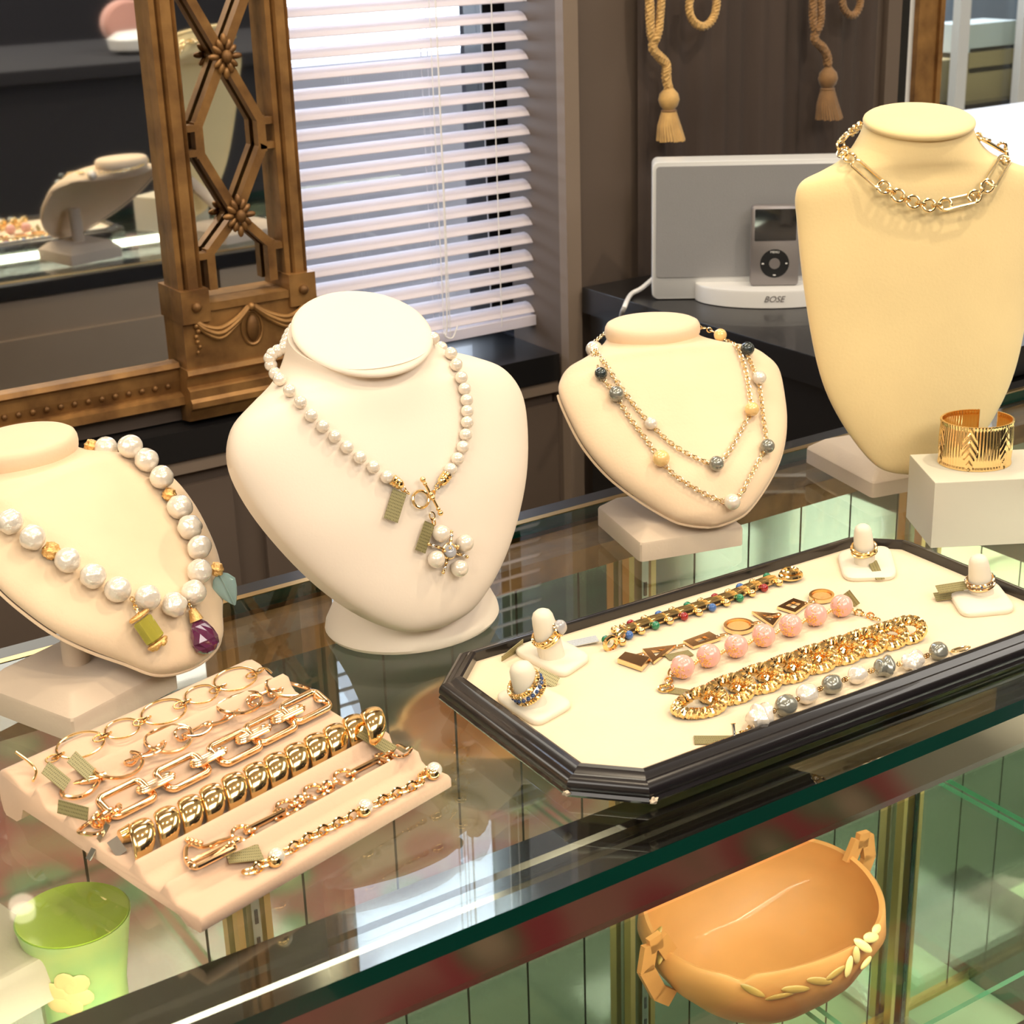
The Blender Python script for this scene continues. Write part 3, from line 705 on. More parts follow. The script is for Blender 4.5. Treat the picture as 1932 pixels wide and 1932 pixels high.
tanbox(1745, 118, 1803, 190, 3.46, 3.60, 'cardbox', 'tan_box', 'tan box in the far showcase, left of the white post')
tanbox(1822, 130, 1908, 190, 3.46, 3.60, 'cardbox', 'tan_box', 'larger tan box in the far showcase, right of the white post')
tanbox(1830, 92, 1920, 128, 3.46, 3.60, 'cardbox', 'tan_box', 'flat tan box lying on the larger tan box')
tanbox(1818, 48, 1918, 90, 3.46, 3.60, 'whitecloth', 'pale_blue_box', 'pale blue box on top of the stacked tan boxes')

# ============================================================ WHAT THE MIRROR SEES BEHIND
bt = thing('black_draped_table', (1.5, -.35, 0), 'high black cloth display table reflected in the mirror', 'table')
build(MB().box((.80, -.85, 1.14), (2.6, -.10, 1.17)), 'table_top', 'blackcloth', bt, smooth=False)
build(MB().box((.82, -.84, .0125), (2.58, -.12, 1.14)), 'table_drape', 'blackcloth', bt, smooth=False)
o = simple(MB().box((.3, -1.9, 0), (3.4, -1.7, 2.3)), 'black_backdrop', 'blackcloth', 'tall black cloth backdrop reflected in the mirror', 'backdrop')
pk = MB().loft([[Vector((1.53+.068*k*math.cos(a), yy, 1.171+.060*(1+k*math.sin(a)))) for a in [2*math.pi*i/28 for i in range(28)]] for k, yy in ((.9, -.44), (1, -.448), (1, -.482), (.9, -.49))])
simple(pk, 'round_display_pad', 'pinkcloth', 'round dusty pink pad on the black table, seen in the mirror', 'display pad')
pk = MB().lathe((1.50, -.33, 1.171), [(.03, 0), (.07, .01), (.075, .035), (.05, .05), (.0, .055)], 20)
simple(pk, 'white_dish', 'whitep', 'small white dish on the black table, seen in the mirror', 'dish', smooth=True)
def via_back(px, py, y): return on_y(px, py, 2*1.138-y)      # what the mirrored back of the counter shows
for (a, c, d, e), lab in (((1478, 940, 1655, 985), 'larger white box added to make a bright reflection in the counter back'), ((1305, 1030, 1418, 1085), 'smaller white box added to make a bright reflection in the counter back')):
    p = via_back(a, c, -.05); q = via_back(d, e, -.05)
    simple(MB().box((min(p.x, q.x), -.095, .0), (max(p.x, q.x), -.03, max(p.z, q.z))), 'reflection_box', 'whitecloth', lab, 'reflection box')  # made-up box, placed to show as a bright patch in the mirror strips

# ============================================================ NECK BUSTS
class Bust:
    """Leaning neck display: outline rows (half width, height along the plate), lofted into a shell or solid body and a neck"""
    def __init__(s, az, L, tip_px, tip_z):
        s.U = Vector((math.cos(R(az)), math.sin(R(az)), 0)); s.n = Vector((s.U.y, -s.U.x, 0))
        s.V = Z*math.cos(R(L)) - s.n*math.sin(R(L)); s.N = s.U.cross(s.V)
        s.O = on_z(tip_px[0], tip_px[1], tip_z); s.L = L
    def P(s, u, v, w): return s.O + s.U*u + s.V*v + s.N*w
    def uvw(s, p): d = p-s.O; return d.dot(s.U), d.dot(s.V), d.dot(s.N)
    def at_u0(s, px, py, u=0.0):
        p = on_plane(px, py, s.O+s.U*u, s.U); return s.uvw(p)
    def loops(s, tab, n=56, per=5):
        """tab rows: a, v, w, b, c, nk, th, tilt"""
        out = []
        for a, v, w, b, c, nk, th, tilt in rows(tab, per):
            nk = min(max(nk, 0), 1); t = R(tilt)
            F = s.N*math.cos(t) + s.V*math.sin(t); C = s.P(0, v, w); l = []
            for k in range(n):
                th_ = 2*math.pi*k/n; sn, cs = math.sin(th_), math.cos(th_)
                cx = math.copysign(abs(cs)**.92, cs)
                if sn >= 0: d = b*sn
                else: d = (b*-sn)*(1-nk) - th*(1 if nk < .5 else 2*(1-nk)) - c*(-sn)*nk
                l.append(C + s.U*(a*cx) + F*d)
            out.append(l)
        return out

def pad_disc(B, C, F, a, bf, bb, h, up):
    """padded oval cap: centre C on its underside, F front direction, up its normal"""
    m = MB(); lp = []
    for k, dz in ((.90, 0), (.965, .08), (.992, .25), (1.0, .48), (.990, .68), (.955, .86), (.885, .96), (.70, 1.01), (.35, 1.03), (.02, 1.03)):
        l = []
        for i in range(56):
            t = 2*math.pi*i/56; q = bf if math.sin(t) > 0 else bb
            l.append(C + B.U*(a*k*math.cos(t)) + F*(q*k*math.sin(t)) + up*(h*dz))
        lp.append(l)
    return m.loft(lp)

def make_bust(name, B, tab, mat_, label, pad, padmat=None, base=None, base_label=None):
    root = thing(name, (B.O.x, B.O.y+.03, ZC), label, 'jewellery bust')
    body = MB().loft(B.loops(tab))
    B.bvh = body.bvh()
    B.body = build(body, 'bust_shell', mat_, root, angle=70)
    C, tilt, a, bf, bb, h = pad
    t = R(tilt); F = B.N*math.cos(t)+B.V*math.sin(t); up = B.U.cross(-F) if (B.U.cross(-F)).z > 0 else B.U.cross(F)
    B.pad = build(pad_disc(B, B.P(*C), F, a, bf, bb, h, up), 'neck_pad', padmat or mat_, root)
    return root

def square_base(root, c, size, az, h, mat_='basesuede', pole=None, pr=.010, chamfer=.012):
    ca, sa = math.cos(R(az)), math.sin(R(az)); ex = Vector((ca, sa, 0)); ey = Vector((-sa, ca, 0)); s = size/2; r = .004
    loops = []
    for k, z in ((1.0, 0), (1.0, h*.55), (.985, h*.62), (1-chamfer/s, h*.97), (1-chamfer/s-.05, h)):
        sc = s*k; l = []
        for cx, cy, a0 in ((1, 1, 0), (-1, 1, 90), (-1, -1, 180), (1, -1, 270)):
            for q in range(4):
                a = R(a0+30*q); l.append(Vector((c[0], c[1], ZC+.0003+z)) + ex*((sc-r)*cx+r*math.cos(a)) + ey*((sc-r)*cy+r*math.sin(a)))
        loops.append(l)
    build(MB().loft(loops), 'base', mat_, root, angle=25)
    if pole: build(MB().tube([(c[0], c[1], ZC+h-.001), pole], pr, 20), 'pole', mat_, root)

# ---- bust 2: large ivory leatherette bust with round foot
B2 = Bust(2, 28, (838, 1172), .030)
e = B2.at_u0(676, 655)
print('B2 neck', e)
tab2 = [  # a, v, w, b, c, nk, th, tilt
 (.004, -.004, -.008, .002, .002, .6, .004, 0),
 (.030, .002, -.006, .010, .010, .6, .010, 0),
 (.058, .022, -.004, .018, .016, .6, .016, 0),
 (.084, .051, -.002, .024, .020, .6, .018, 0),
 (.107, .088, .0, .030, .022, .6, .018, 0),
 (.122, .125, .0, .032, .024, .6, .018, 0),
 (.127, .155, .0, .032, .026, .65, .016, -2),
 (.118, .178, -.002, .034, .030, .8, .010, -6),
 (.096, .193, -.004, .034, .036, .9, .006, -12),
 (.073, .204, -.004, .038, .042, 1, 0, -22),
 (.061, .214, .000, .042, .046, 1, 0, -34),
 (.0575, .224, .008, .045, .047, 1, 0, -46)]
PADT2 = -56
pc = (0, .2245, .009)
r2 = make_bust('pearl_necklace_bust', B2, tab2, 'leather', 'large ivory leatherette neck bust on round flared foot, centre left', (pc, PADT2, .0560, .050, .048, .006))
fx, fy = on_z(779, 1170).x, on_z(779, 1170).y
foot = MB().lathe((fx, fy, ZC+.0003), [(.070, 0), (.072, .003), (.071, .008), (.064, .022), (.056, .040), (.049, .062), (.046, .085), (.045, .115)], 48, sx=1, sy=.86)
build(foot, 'foot', 'leather', r2)

# ---- bust 3: small cream suede bust
B3 = Bust(-19, 50, (1335, 988), .030); B3.O += B3.U*.006
def pole_point(B, c):
    d = Vector((c[0], c[1], 0))-Vector((B.O.x, B.O.y, 0)); return B.P(d.dot(B.U), d.dot(-B.n)/math.sin(R(B.L)), .004)
def shell(rws, b=.022, th=.004):
    out = []
    for i, (a, v) in enumerate(rws): out.append((a, v, 0, min(b, a*.32+.001), .008, 0, th, 0))
    out[-1] = out[-1][:2]+(-.002, b*1.05, .014, .15, th, -5)
    return out
def piping(B, tab, root, mat_, r=.0013, top=-6):
    rr = rows(tab, 5)[1:top*5]
    L_ = [B.P(-q[0], q[1], q[2]-q[6]) for q in rr]; R_ = [B.P(q[0], q[1], q[2]-q[6]) for q in rr]
    build(MB().tube(list(reversed(L_))+R_, r, 6), 'edge_piping', mat_, root)
tab3 = shell([(.003,-.002),(.020,.002),(.036,.010),(.061,.034),(.081,.060),(.095,.090),(.102,.120),(.105,.148),(.099,.164)]) + [
 (.089, .176, -.004, .026, .020, .6, .004, -14), (.072, .187, -.008, .030, .026, .9, .002, -26), (.056, .196, -.010, .033, .030, 1, 0, -37), (.0455, .202, -.010, .034, .034, 1, 0, -46), (.0415, .207, -.007, .034, .034, 1, 0, -50)]
r3 = make_bust('chain_necklace_bust', B3, tab3, 'suede', 'small cream suede neck bust on square base, under the speaker', ((0, .2050, -.0105), -51, .0450, .036, .036, .016))
piping(B3, tab3, r3, 'suede')
bc = (on_z(1205, 1062)+on_z(1405, 1028))/2
ez = R(-14); bc = bc + Vector((-math.sin(ez), math.cos(ez), 0))*.049
square_base(r3, (bc.x, bc.y), .099, -14, .028, pole=pole_point(B3, bc))

# ---- bust 1: cream suede bust cut by the left frame edge
B1 = Bust(21, 50, (310, 1268), .030); B1.O += B1.U*.027
tab1 = shell([(.003,-.006),(.020,-.003),(.034,.004),(.047,.020),(.064,.040),(.078,.062),(.087,.086),(.0925,.110),(.093,.135),(.086,.157)]) + [
 (.077, .171, -.004, .026, .020, .6, .004, -14), (.065, .184, -.008, .030, .026, .9, .002, -26), (.053, .194, -.010, .033, .030, 1, 0, -37), (.045, .201, -.010, .034, .034, 1, 0, -46), (.0415, .206, -.007, .034, .034, 1, 0, -50)]
r1 = make_bust('baroque_pearl_bust', B1, tab1, 'suede', 'cream suede neck bust with big pearls, cut by the left edge', ((0, .2050, -.0105), -51, .0450, .036, .036, .018))
piping(B1, tab1, r1, 'suede')
c0, c1 = on_z(150, 1400), on_z(335, 1300)
dr = (c1-c0).normalized(); az1 = math.degrees(math.atan2(dr.y, dr.x)); pv = Vector((-dr.y, dr.x, 0))
bc1 = c0 + dr*.046 + pv*.050
square_base(r1, (bc1.x, bc1.y), .100, az1, .030, pole=pole_point(B1, bc1))

# ---- bust 4: tall golden-cream suede bust at the right
B4 = Bust(-27, 11, (1735, 892), .030)
print('B4 neck', B4.at_u0(1735, 262))
tab4 = [
 (.003, -.002, 0, .001, .001, 0, .004, 0), (.030, .003, 0, .006, .002, 0, .004, 0), (.048, .016, 0, .010, .002, 0, .004, 0),
 (.070, .046, 0, .016, .002, 0, .004, 0), (.088, .082, 0, .020, .003, 0, .004, 0), (.099, .125, 0, .023, .004, 0, .004, 0),
 (.108, .190, 0, .026, .006, 0, .004, 0), (.1115, .235, 0, .027, .008, 0, .004, 0), (.1125, .256, 0, .028, .010, .1, .004, 0),
 (.106, .269, -.001, .029, .016, .4, .004, -3), (.086, .278, -.002, .032, .024, .8, .003, -7), (.066, .288, -.002, .036, .034, 1, 0, -12),
 (.053, .303, .0, .038, .038, 1, 0, -18), (.0475, .316, .003, .038, .038, 1, 0, -22)]
r4 = make_bust('choker_bust', B4, tab4, 'suede_y', 'tall golden cream suede bust at the right edge', ((0, .313, .003), -24, .0500, .042, .042, .008))
c0 = on_z(1740, 920); e = R(-11); ex = Vector((math.cos(e), math.sin(e), 0)); ey = Vector((-math.sin(e), math.cos(e), 0))
bc4 = c0 - ex*.0 + ey*.055
square_base(r4, (bc4.x-.0, bc4.y), .118, -11, .026, pole=B4.P(0, .06, .010))

# ============================================================ SHARED JEWELLERY MESHES
def ballmesh(name, r, material, nu=22, nv=14, wob=None, sc=(1,1,1)):
    return MB().sphere((0,0,0), r, nu, nv, sc, wob=wob).mesh(name, MT[material])
def oval(a, b, n=28, bend=0.0, wob=0.0):
    return [Vector((a*math.cos(2*math.pi*i/n), b*math.sin(2*math.pi*i/n), bend*math.cos(4*math.pi*i/n)+wob*math.sin(6*math.pi*i/n))) for i in range(n)]
def stadium(a, b, r, n=5):       # rounded rectangle path half sizes a, b
    return [Vector((p[0], p[1], 0)) for p in rrect(-a, -b, a, b, r, n)]
def linkmesh(name, path, r, material, n=8, flat=1.0):
    return MB().tube(path, r, n, closed=True, flat=flat).mesh(name, MT[material])
def on_bust(B, px, py, off):
    h = hit(B.bvh, px, py, 0)
    if h is None: return None
    p, n = h; return p + n*off, n
def beads_on(B, pxs, r, off=None, fallback_depth=None):
    out = []
    for q in pxs:
        h = on_bust(B, q[0], q[1], off if off is not None else r)
        out.append(h)
    return out
def filigree(p): return 1+.10*math.sin(8*p.x)*math.sin(8*p.y+1)+.08*math.sin(9*p.z+3*p.x)
def lump(seed, amp=.07):
    rnd = random.Random(seed); ds = [(Vector((rnd.gauss(0,1), rnd.gauss(0,1), rnd.gauss(0,1))).normalized(), rnd.uniform(-amp, amp), rnd.uniform(2, 5)) for _ in range(6)]
    return lambda p: 1+sum(a*math.sin(k*p.dot(d)*2+a*40) for d, a, k in ds)
def tag_plate(root, P, ex, ey, w=.022, h=.012, material='tag', name='price_tag', label=None):
    """thin metal price tag; P its centre, print side along ex x ey"""
    m = MB().box((-w/2, -h/2, -.0003), (w/2, h/2, .0003)).mesh(name, MT[material], False)
    o = inst(m, name, frame(P, ex, ey=ey), root)
    if label: o['label'] = label
    return o
def chain_along(pts, root, kinds, name='link', start=0, nrm=None, roll0=0, alt=True):
    """kinds: cyclic list of (mesh, pitch). nrm: function(point)->surface normal; links lie flat / on edge in turn"""
    P = [Vector(p) for p in pts]; D = [0]
    for a, b in zip(P, P[1:]): D.append(D[-1]+(b-a).length)
    def at(s):
        s = min(max(s, 0), D[-1])
        for i in range(len(D)-1):
            if D[i+1] >= s:
                t = (s-D[i])/max(D[i+1]-D[i], 1e-9); return P[i].lerp(P[i+1], t)
        return P[-1]
    s = 0; k = start; out = []
    while s < D[-1]:
        me, pitch = kinds[k % len(kinds)]
        a, b = at(s), at(s+pitch)
        if (b-a).length < pitch*.4: break
        c = at(s+pitch/2); n = nrm(c) if nrm else Z
        ex = (b-a).normalized(); ez = (n-ex*n.dot(ex)).normalized()
        if alt and k % 2 == 1: ez = (ez*math.cos(R(68)) + ex.cross(ez)*math.sin(R(68)))
        elif alt: ez = (ez*math.cos(R(-14)) + ex.cross(ez)*math.sin(R(-14)))
        out.append(inst(me, name, frame(c, ex, ez=ez), root)); s += pitch; k += 1
    return out
def fine_chain(pts, r, link, wire, nrm, material, name, root):
    """chain too fine to pick link by link: real links joined in one part"""
    P = resample([Vector(p) for p in pts], link*.72); m = MB()
    for i in range(len(P)-1):
        a, b = P[i], P[i+1]; c = (a+b)/2; ex = (b-a).normalized(); n = nrm(c) if nrm else Z; ez = (n-ex*n.dot(ex)).normalized(); ey = ez.cross(ex)
        if i % 2: ez, ey = ey, -ez
        m.tube([c + ex*(link/2*math.cos(t)) + ey*(r*math.sin(t)) for t in [2*math.pi*k/10 for k in range(10)]], wire, 5, closed=True)
    return tag(build(m, name, material, root), kind='stuff') if m.v else None
def nrm_of(B):
    def f(p):
        r = B.bvh.find_nearest(p); n = r[1]
        return n if n.dot(B.N) > -.3 else -n
    return f
def neckring(B, ps, side=1):  pass

# ============================================================ NECKLACE ON BUST 2 : white pearls
k2 = thing('pearl_necklace', B2.P(0, .1, .05), 'single strand of small white pearls with gold toggle and flower pendant', 'necklace')
Lpx = [(519,705),(533,725),(549,746),(567,766),(585,787),(606,807),(628,826),(651,846),(675,865),(700,883),(725,902)]
Rpx = [(846,676),(856,696),(864,717),(870,737),(874,758),(875,779),(875,800),(872,823),(867,846),(857,868),(844,888)]
RP = .0049
pm = ballmesh('pearl', RP, 'pearl')
def strand(B, pxs, r, root, mesh_for, back=None):
    pts = []
    for q in pxs:
        h = on_bust(B, q[0], q[1], r)
        if h is None:
            # just beyond the silhouette: nearest point of the body to the sight line
            d = ray(*q).normalized(); best = None
            for i in range(240):
                p = EYE + d*(.8+i*.005); nr = B.bvh.find_nearest(p)
                if nr[0] is not None and (best is None or nr[3] < best[0]): best = (nr[3], p, nr[0])
            v = best[1]-best[2]; h = (best[1] if best[0] < r*2.5 else best[1], v.normalized() if v.length > 1e-6 else B.N)
        pts.append(h)
    return pts
allp = strand(B2, [(536,657),(524,662),(514,668),(509,676),(511,689)]+Lpx, RP, k2, None)
allp2 = strand(B2, [(818,638),(833,656)]+Rpx, RP, k2, None)
for p, n in allp+allp2:
    inst(pm, 'pearl', Matrix.Translation(p) @ Matrix.Rotation(random.random()*6, 4, 'Z'), k2)
# the strand goes on round the back of the neck
a, b_ = allp[0][0], allp2[0][0]
mid = (a+b_)/2 - B2.n*.052 + Z*.012
back = resample(crom([a, a.lerp(mid, .5)-B2.n*.016, mid, b_.lerp(mid, .5)-B2.n*.016, b_], 8), RP*2.02)
for p in back[1:-1]: inst(pm, 'pearl', Matrix.Translation(p), k2)
n2 = nrm_of(B2)
def P2(px, py, off=.004): h = on_bust(B2, px, py, off); return h[0]
def gold_cap(root, p, d, r=.0042, L=.010, material='gold'):
    ax = (d.orthogonal().normalized(), None, d.normalized()); ax = (ax[0], ax[2].cross(ax[0]), ax[2])
    build(MB().lathe(p, [(r*.8, -L/2), (r, -L*.45), (r, -L*.3), (r*.8, -L*.24), (r, -L*.15), (r, 0), (r*.8, L*.06), (r*.95, L*.14), (r*.9, L*.3), (r*.5, L/2)], 16, ax), 'end_cap', material, root)
gold_cap(k2, P2(744, 913, .005), P2(760, 925, .005)-P2(735, 907, .005))
gold_cap(k2, P2(831, 906, .005), P2(822, 920, .005)-P2(838, 898, .005))
def fc(B, pl, r, link, wire, material, name, root, off=.003):
    pts = [on_bust(B, a, c, off)[0] for a, c in pl]
    return fine_chain(crom(pts, 8), r, link, wire, nrm_of(B), material, name, root)
fc(B2, [(754,921),(765,930),(772,936)], .0018, .005, .0005, 'gold', 'jump_links', k2)
fc(B2, [(824,915),(816,928),(808,936)], .0018, .005, .0005, 'gold', 'jump_links', k2)
tc = P2(789, 943, .004); nn = n2(tc); e1 = B2.U; 
inst(linkmesh('toggle_ring', oval(.0066, .0062, 32), .0011, 'gold'), 'toggle_ring', frame(tc, e1, ez=nn), k2)
ta, tb_ = P2(789, 908, .0075), P2(821, 968, .0075)
build(MB().tube([ta, tb_], .0011, 10), 'toggle_bar', 'gold', k2)
for q, r_ in ((ta, .0022), (tb_, .0022), (ta.lerp(tb_, .12), .0017), (ta.lerp(tb_, .88), .0017), (ta.lerp(tb_, .45), .0021), (ta.lerp(tb_, .55), .0021)):
    build(MB().sphere(q, r_, 12, 8), 'bar_finial', 'gold', k2)
fc(B2, [(808,968),(812,985),(815,995)], .0022, .006, .0006, 'gold', 'pendant_bail', k2, .005)
def tag_on(B, root, p0, p1, w, material='tag', off=.004, flip=1, label=None, h=None):
    a = on_bust(B, p0[0], p0[1], off)[0]; b = on_bust(B, p1[0], p1[1], off)[0]; ex = (b-a).normalized(); n = nrm_of(B)((a+b)/2); ey = n.cross(ex)
    return tag_plate(root, (a+b)/2, ey, -ex, w, (b-a).length, material, label=label)
tag_on(B2, k2, (750, 928), (733, 982), .0115)
o = tag_on(B2, k2, (806, 986), (788, 1040), .009, label='olive price tag tilted on edge')
# flower pendant
pc_ = P2(841, 1039, .006); nn = n2(pc_)
build(MB().sphere(pc_, .0052, 20, 12, (1, 1, .7), (B2.U, B2.V, nn)), 'moonstone', 'moon', k2)
ctr = inst(linkmesh('stone_setting', oval(.0056, .0056, 28), .0009, 'gold'), 'stone_setting', frame(pc_-nn*.001, B2.U, ez=nn), k2)
pp = ballmesh('pendant_pearl', .0066, 'pearl', 26, 16)
for q in ((824,1006),(868,1024),(815,1054),(858,1071)): inst(pp, 'pendant_pearl', Matrix.Translation(P2(q[0], q[1], .0066)), k2)
for q in ((846,1003),(875,1050),(831,1079),(804,1026)):
    a = P2(q[0], q[1], .004); b = a.lerp(pc_, .75)
    rb = build(MB().tube([a, b], .0009, 8), 'pendant_ray', 'gold', k2)
    for t, r_ in ((0, .0014), (.28, .0018), (.6, .0014)): build(MB().sphere(a.lerp(b, t), r_, 10, 8), 'ray_bead', 'gold' if t != .28 else 'silver', rb)
for t in range(10):
    a = 2*math.pi*t/10; build(MB().sphere(pc_ + (B2.U*math.cos(a)+B2.V*math.sin(a))*.0074 - nn*.001, .0012, 8, 6), 'setting_grain', 'gold', ctr)

# ============================================================ NECKLACE ON BUST 1 : big baroque pearls
k1 = thing('baroque_pearl_necklace', B1.P(0, .1, .03), 'big white baroque pearls with gold beads and three coloured stone drops', 'necklace')
pl = [(200,846),(237,862),(267,885),(294,916),(328,971),(346,1009),(363,1046),(365,1091),(353,1128),(317,1149),(271,1139),(216,1124),(170,1099),(123,1069),(58,1026),(19,998),(-26,968),(-62,932),(-92,894)]
RB = .0092
bms = [ballmesh('baroque_pearl', RB, 'pearlb', 28, 18, lump(i, .035)) for i in range(5)]
pts1 = strand(B1, pl, RB, k1, None)
for i, (p, n) in enumerate(pts1): inst(bms[i % 5], 'baroque_pearl', Matrix.Translation(p) @ Matrix.Rotation(i*1.3, 4, 'X') @ Matrix.Rotation(i*.7, 4, 'Z'), k1)
gb = ballmesh('filigree_bead', .0052, 'mattegold', 30, 20, filigree); gb2 = ballmesh('filigree_bead', .0062, 'mattegold', 30, 20, filigree)
for q, me in (((172,842), gb), ((313,942), gb), ((94,1047), gb2)):
    p = strand(B1, [q], .0055, k1, None)[0][0]; inst(me, 'filigree_bead', Matrix.Translation(p), k1)
def P1(px, py, off=.004): return strand(B1, [(px, py)], off, k1, None)[0][0]
nn1 = nrm_of(B1)
# amethyst drop
a, b = P1(352, 1158, .008), P1(384, 1226, .006); d = (b-a).normalized(); n = nn1(a); sx_ = d.cross(n).normalized(); nz = sx_.cross(d)
L = (b-a).length
def faceted(c, d, sx_, nz, L, w, material, name, root, seg=10, prof=None, tw=.5):
    prof = prof or [(.0, 0), (.30, .05), (.62, .2), (.88, .42), (1, .64), (.88, .83), (.5, .96), (0, 1)]
    m = MB(); lp = []
    for i, (r, t) in enumerate(prof):
        lp.append([c + d*(L*t) + sx_*(max(r, .02)*w*math.cos(2*math.pi*(k+tw*(i % 2))/seg)) + nz*(max(r, .02)*w*.62*math.sin(2*math.pi*(k+tw*(i % 2))/seg)) for k in range(seg)])
    return build(m.loft(lp), name, material, root, smooth=False)
faceted(a+d*.006, d, sx_, nz, L-.004, .0115, 'amethyst', 'amethyst_drop', k1)
build(MB().tube([a-d*.001, a+d*.008], [.0028, .0052], 14), 'drop_cap', 'mattegold', k1)
# citrine tube
a, b = P1(254, 1168, .009), P1(292, 1218, .007); d = (b-a).normalized(); sx_ = d.cross(n).normalized(); nz = sx_.cross(d); L = (b-a).length
faceted(a+d*.003, d, sx_, nz, L-.006, .0088, 'citrine', 'citrine_crystal', k1, 8, [(.8, 0), (1, .06), (1, .5), (1, .94), (.8, 1)], tw=0)
for t in (0.02, .98): build(MB().tube([a+d*(L*t)+(sx_*math.cos(q)+nz*.7*math.sin(q))*.0075 for q in [2*math.pi*k/18 for k in range(18)]], .0016, 6, closed=True), 'crystal_cage', 'mattegold', k1)
for k in range(5):
    q = 2*math.pi*k/5+.4; build(MB().sphere(a+d*(L*1.03)+(sx_*math.cos(q)+nz*math.sin(q))*.005, .0026, 8, 6, wob=lump(k, .04)), 'cage_grain', 'mattegold', k1)
fine_chain([P1(243, 1138, .008), P1(250, 1158, .009), a], .0014, .0045, .0005, None, 'gold', 'drop_links', k1)
fine_chain([P1(343, 1140, .008), P1(346, 1152, .009), P1(352, 1160, .009)], .0014, .0045, .0005, None, 'gold', 'drop_links', k1)
# pale aqua leaf
a, b = P1(394, 1092, .010), P1(443, 1141, .010); d = (b-a).normalized(); n = -ray(415, 1115).normalized(); sx_ = d.cross(n).normalized(); nz = sx_.cross(d); L = (b-a).length
lp = []
for r, t in ((.15, 0), (.7, .12), (1, .32), (.92, .52), (.66, .72), (.34, .88), (.05, 1)):
    lp.append([a + d*(L*t) + sx_*(r*.0088*math.cos(q)*(1+.06*math.cos(t*40))) + nz*(.0024*r*math.sin(q)+.001*abs(math.cos(q))) for q in [2*math.pi*k/20 for k in range(20)]])
lf = build(MB().loft(lp), 'jade_leaf', 'aqua', k1)
build(MB().tube([a+d*(L*t)+nz*.0026 for t in (.05, .3, .6, .95)], .0005, 5), 'leaf_vein', 'aqua', lf)
inst(gb, 'filigree_bead', Matrix.Translation(a-d*.003), k1)

# ============================================================ NECKLACE ON BUST 3 : long chain with mixed pearls
k3 = thing('mixed_pearl_chain_necklace', B3.P(0, .08, .03), 'long gold chain with white, golden, grey and black pearls', 'necklace')
beads = [(1121,659,.0078,'pearl','white pearl'),(1134,712,.0058,'pearlblack','black pearl'),(1162,751,.0070,'pearlgrey','grey pearl'),(1227,805,.0056,'pearl','white pearl'),
 (1246,872,.0074,'pearlgold','golden pearl'),(1348,881,.0066,'pearlgrey','silver grey pearl'),(1375,949,.0070,'pearl','white pearl'),(1440,847,.0064,'pearlgrey','silver grey pearl'),
 (1413,779,.0064,'pearlgold','golden pearl'),(1427,720,.0062,'pearl','white pearl'),(1405,668,.0064,'pearlblack','black pearl'),(1359,632,.0060,'pearlgold','golden pearl')]
for x_, y_, r_, m_, lab in beads:
    p = strand(B3, [(x_, y_)], r_, k3, None)[0][0]
    o = inst(ballmesh('pearl_bead', r_, m_, 26, 16), 'pearl_bead', Matrix.Translation(p), k3); o['label'] = lab
n3 = nrm_of(B3)
def c3(pl): return [h[0] for h in strand(B3, pl, .0035, k3, None)]
for pl in ([(1121,668),(1134,712),(1148,732),(1162,751),(1186,790),(1210,822),(1232,852),(1246,872),(1268,896),(1290,911),(1325,932),(1352,944),(1375,949),(1394,932),(1404,915),(1422,882),(1440,847),(1441,825),(1437,795),(1434,765),(1430,738),(1427,720),(1418,700),(1405,668)],
           [(1125,666),(1142,692),(1162,722),(1187,757),(1208,784),(1227,805),(1262,838),(1300,862),(1348,881),(1362,870),(1378,848),(1396,815),(1413,779),(1410,740),(1405,708),(1398,685),(1388,660),(1374,645),(1359,632),(1346,626),(1330,619)]):
    fine_chain(crom(c3(pl), 8), .0021, .0058, .00055, n3, 'goldp', 'chain_run', k3)
a = c3([(1330, 619)])[0]; b_ = c3([(1119, 648)])[0]; mid = (a+b_)/2 - B3.n*.045
fine_chain(crom([a, a.lerp(mid, .5)-B3.n*.012, mid, b_.lerp(mid, .5)-B3.n*.012, b_], 8), .0021, .0058, .00055, None, 'goldp', 'chain_run', k3)

# ============================================================ CHOKER ON BUST 4
k4 = thing('link_choker', B4.P(0, .26, .04), 'gold choker of round and long links on the tall right bust', 'necklace')
rnd = linkmesh('round_link', oval(.0058, .0052, 22), .00135, 'goldp'); sml = linkmesh('small_link', oval(.0042, .0036, 18), .0012, 'goldp')
lng = linkmesh('long_link', stadium(.0160, .0050, .0035), .00135, 'goldp')
def c4(pl, off=.007): return [h[0] for h in strand(B4, pl, off, k4, None)]
n4 = nrm_of(B4)
def fr4(a, b): c = (a+b)/2; return c, (b-a).normalized(), n4(c)
for p0, p1 in (((1614,316),(1658,350)), ((1776,386),(1826,374)), ((1864,342),(1886,312)), ((1852,262),(1884,280))):
    a, b = c4([p0, p1]); c, ex, n = fr4(a, b); me = lng if p0[0] != 1864 else lng
    inst(me, 'long_link', frame(c, ex, ez=(n+Z*.9).normalized()), k4)
for pl in ([(1600,254),(1590,262),(1586,275),(1591,288),(1600,300),(1612,314)],[(1656,350),(1676,361),(1695,371),(1715,379),(1738,386),(1760,387),(1778,385)],[(1824,374),(1840,366),(1852,354),(1864,343)],[(1886,312),(1896,300),(1899,288),(1892,278),(1884,272)]):
    P = crom(c4(pl), 8)
    chain_along(P, k4, [(rnd, .0085), (sml, .0062)], 'round_link', nrm=n4)
a, b_ = c4([(1600, 254), (1856, 262)]); mid = (a+b_)/2 - B4.n*.06+Z*.01
chain_along(crom([a, a.lerp(mid, .5)-B4.n*.018, mid, b_.lerp(mid, .5)-B4.n*.018, b_], 8), k4, [(rnd, .0085), (sml, .0062)], 'round_link')

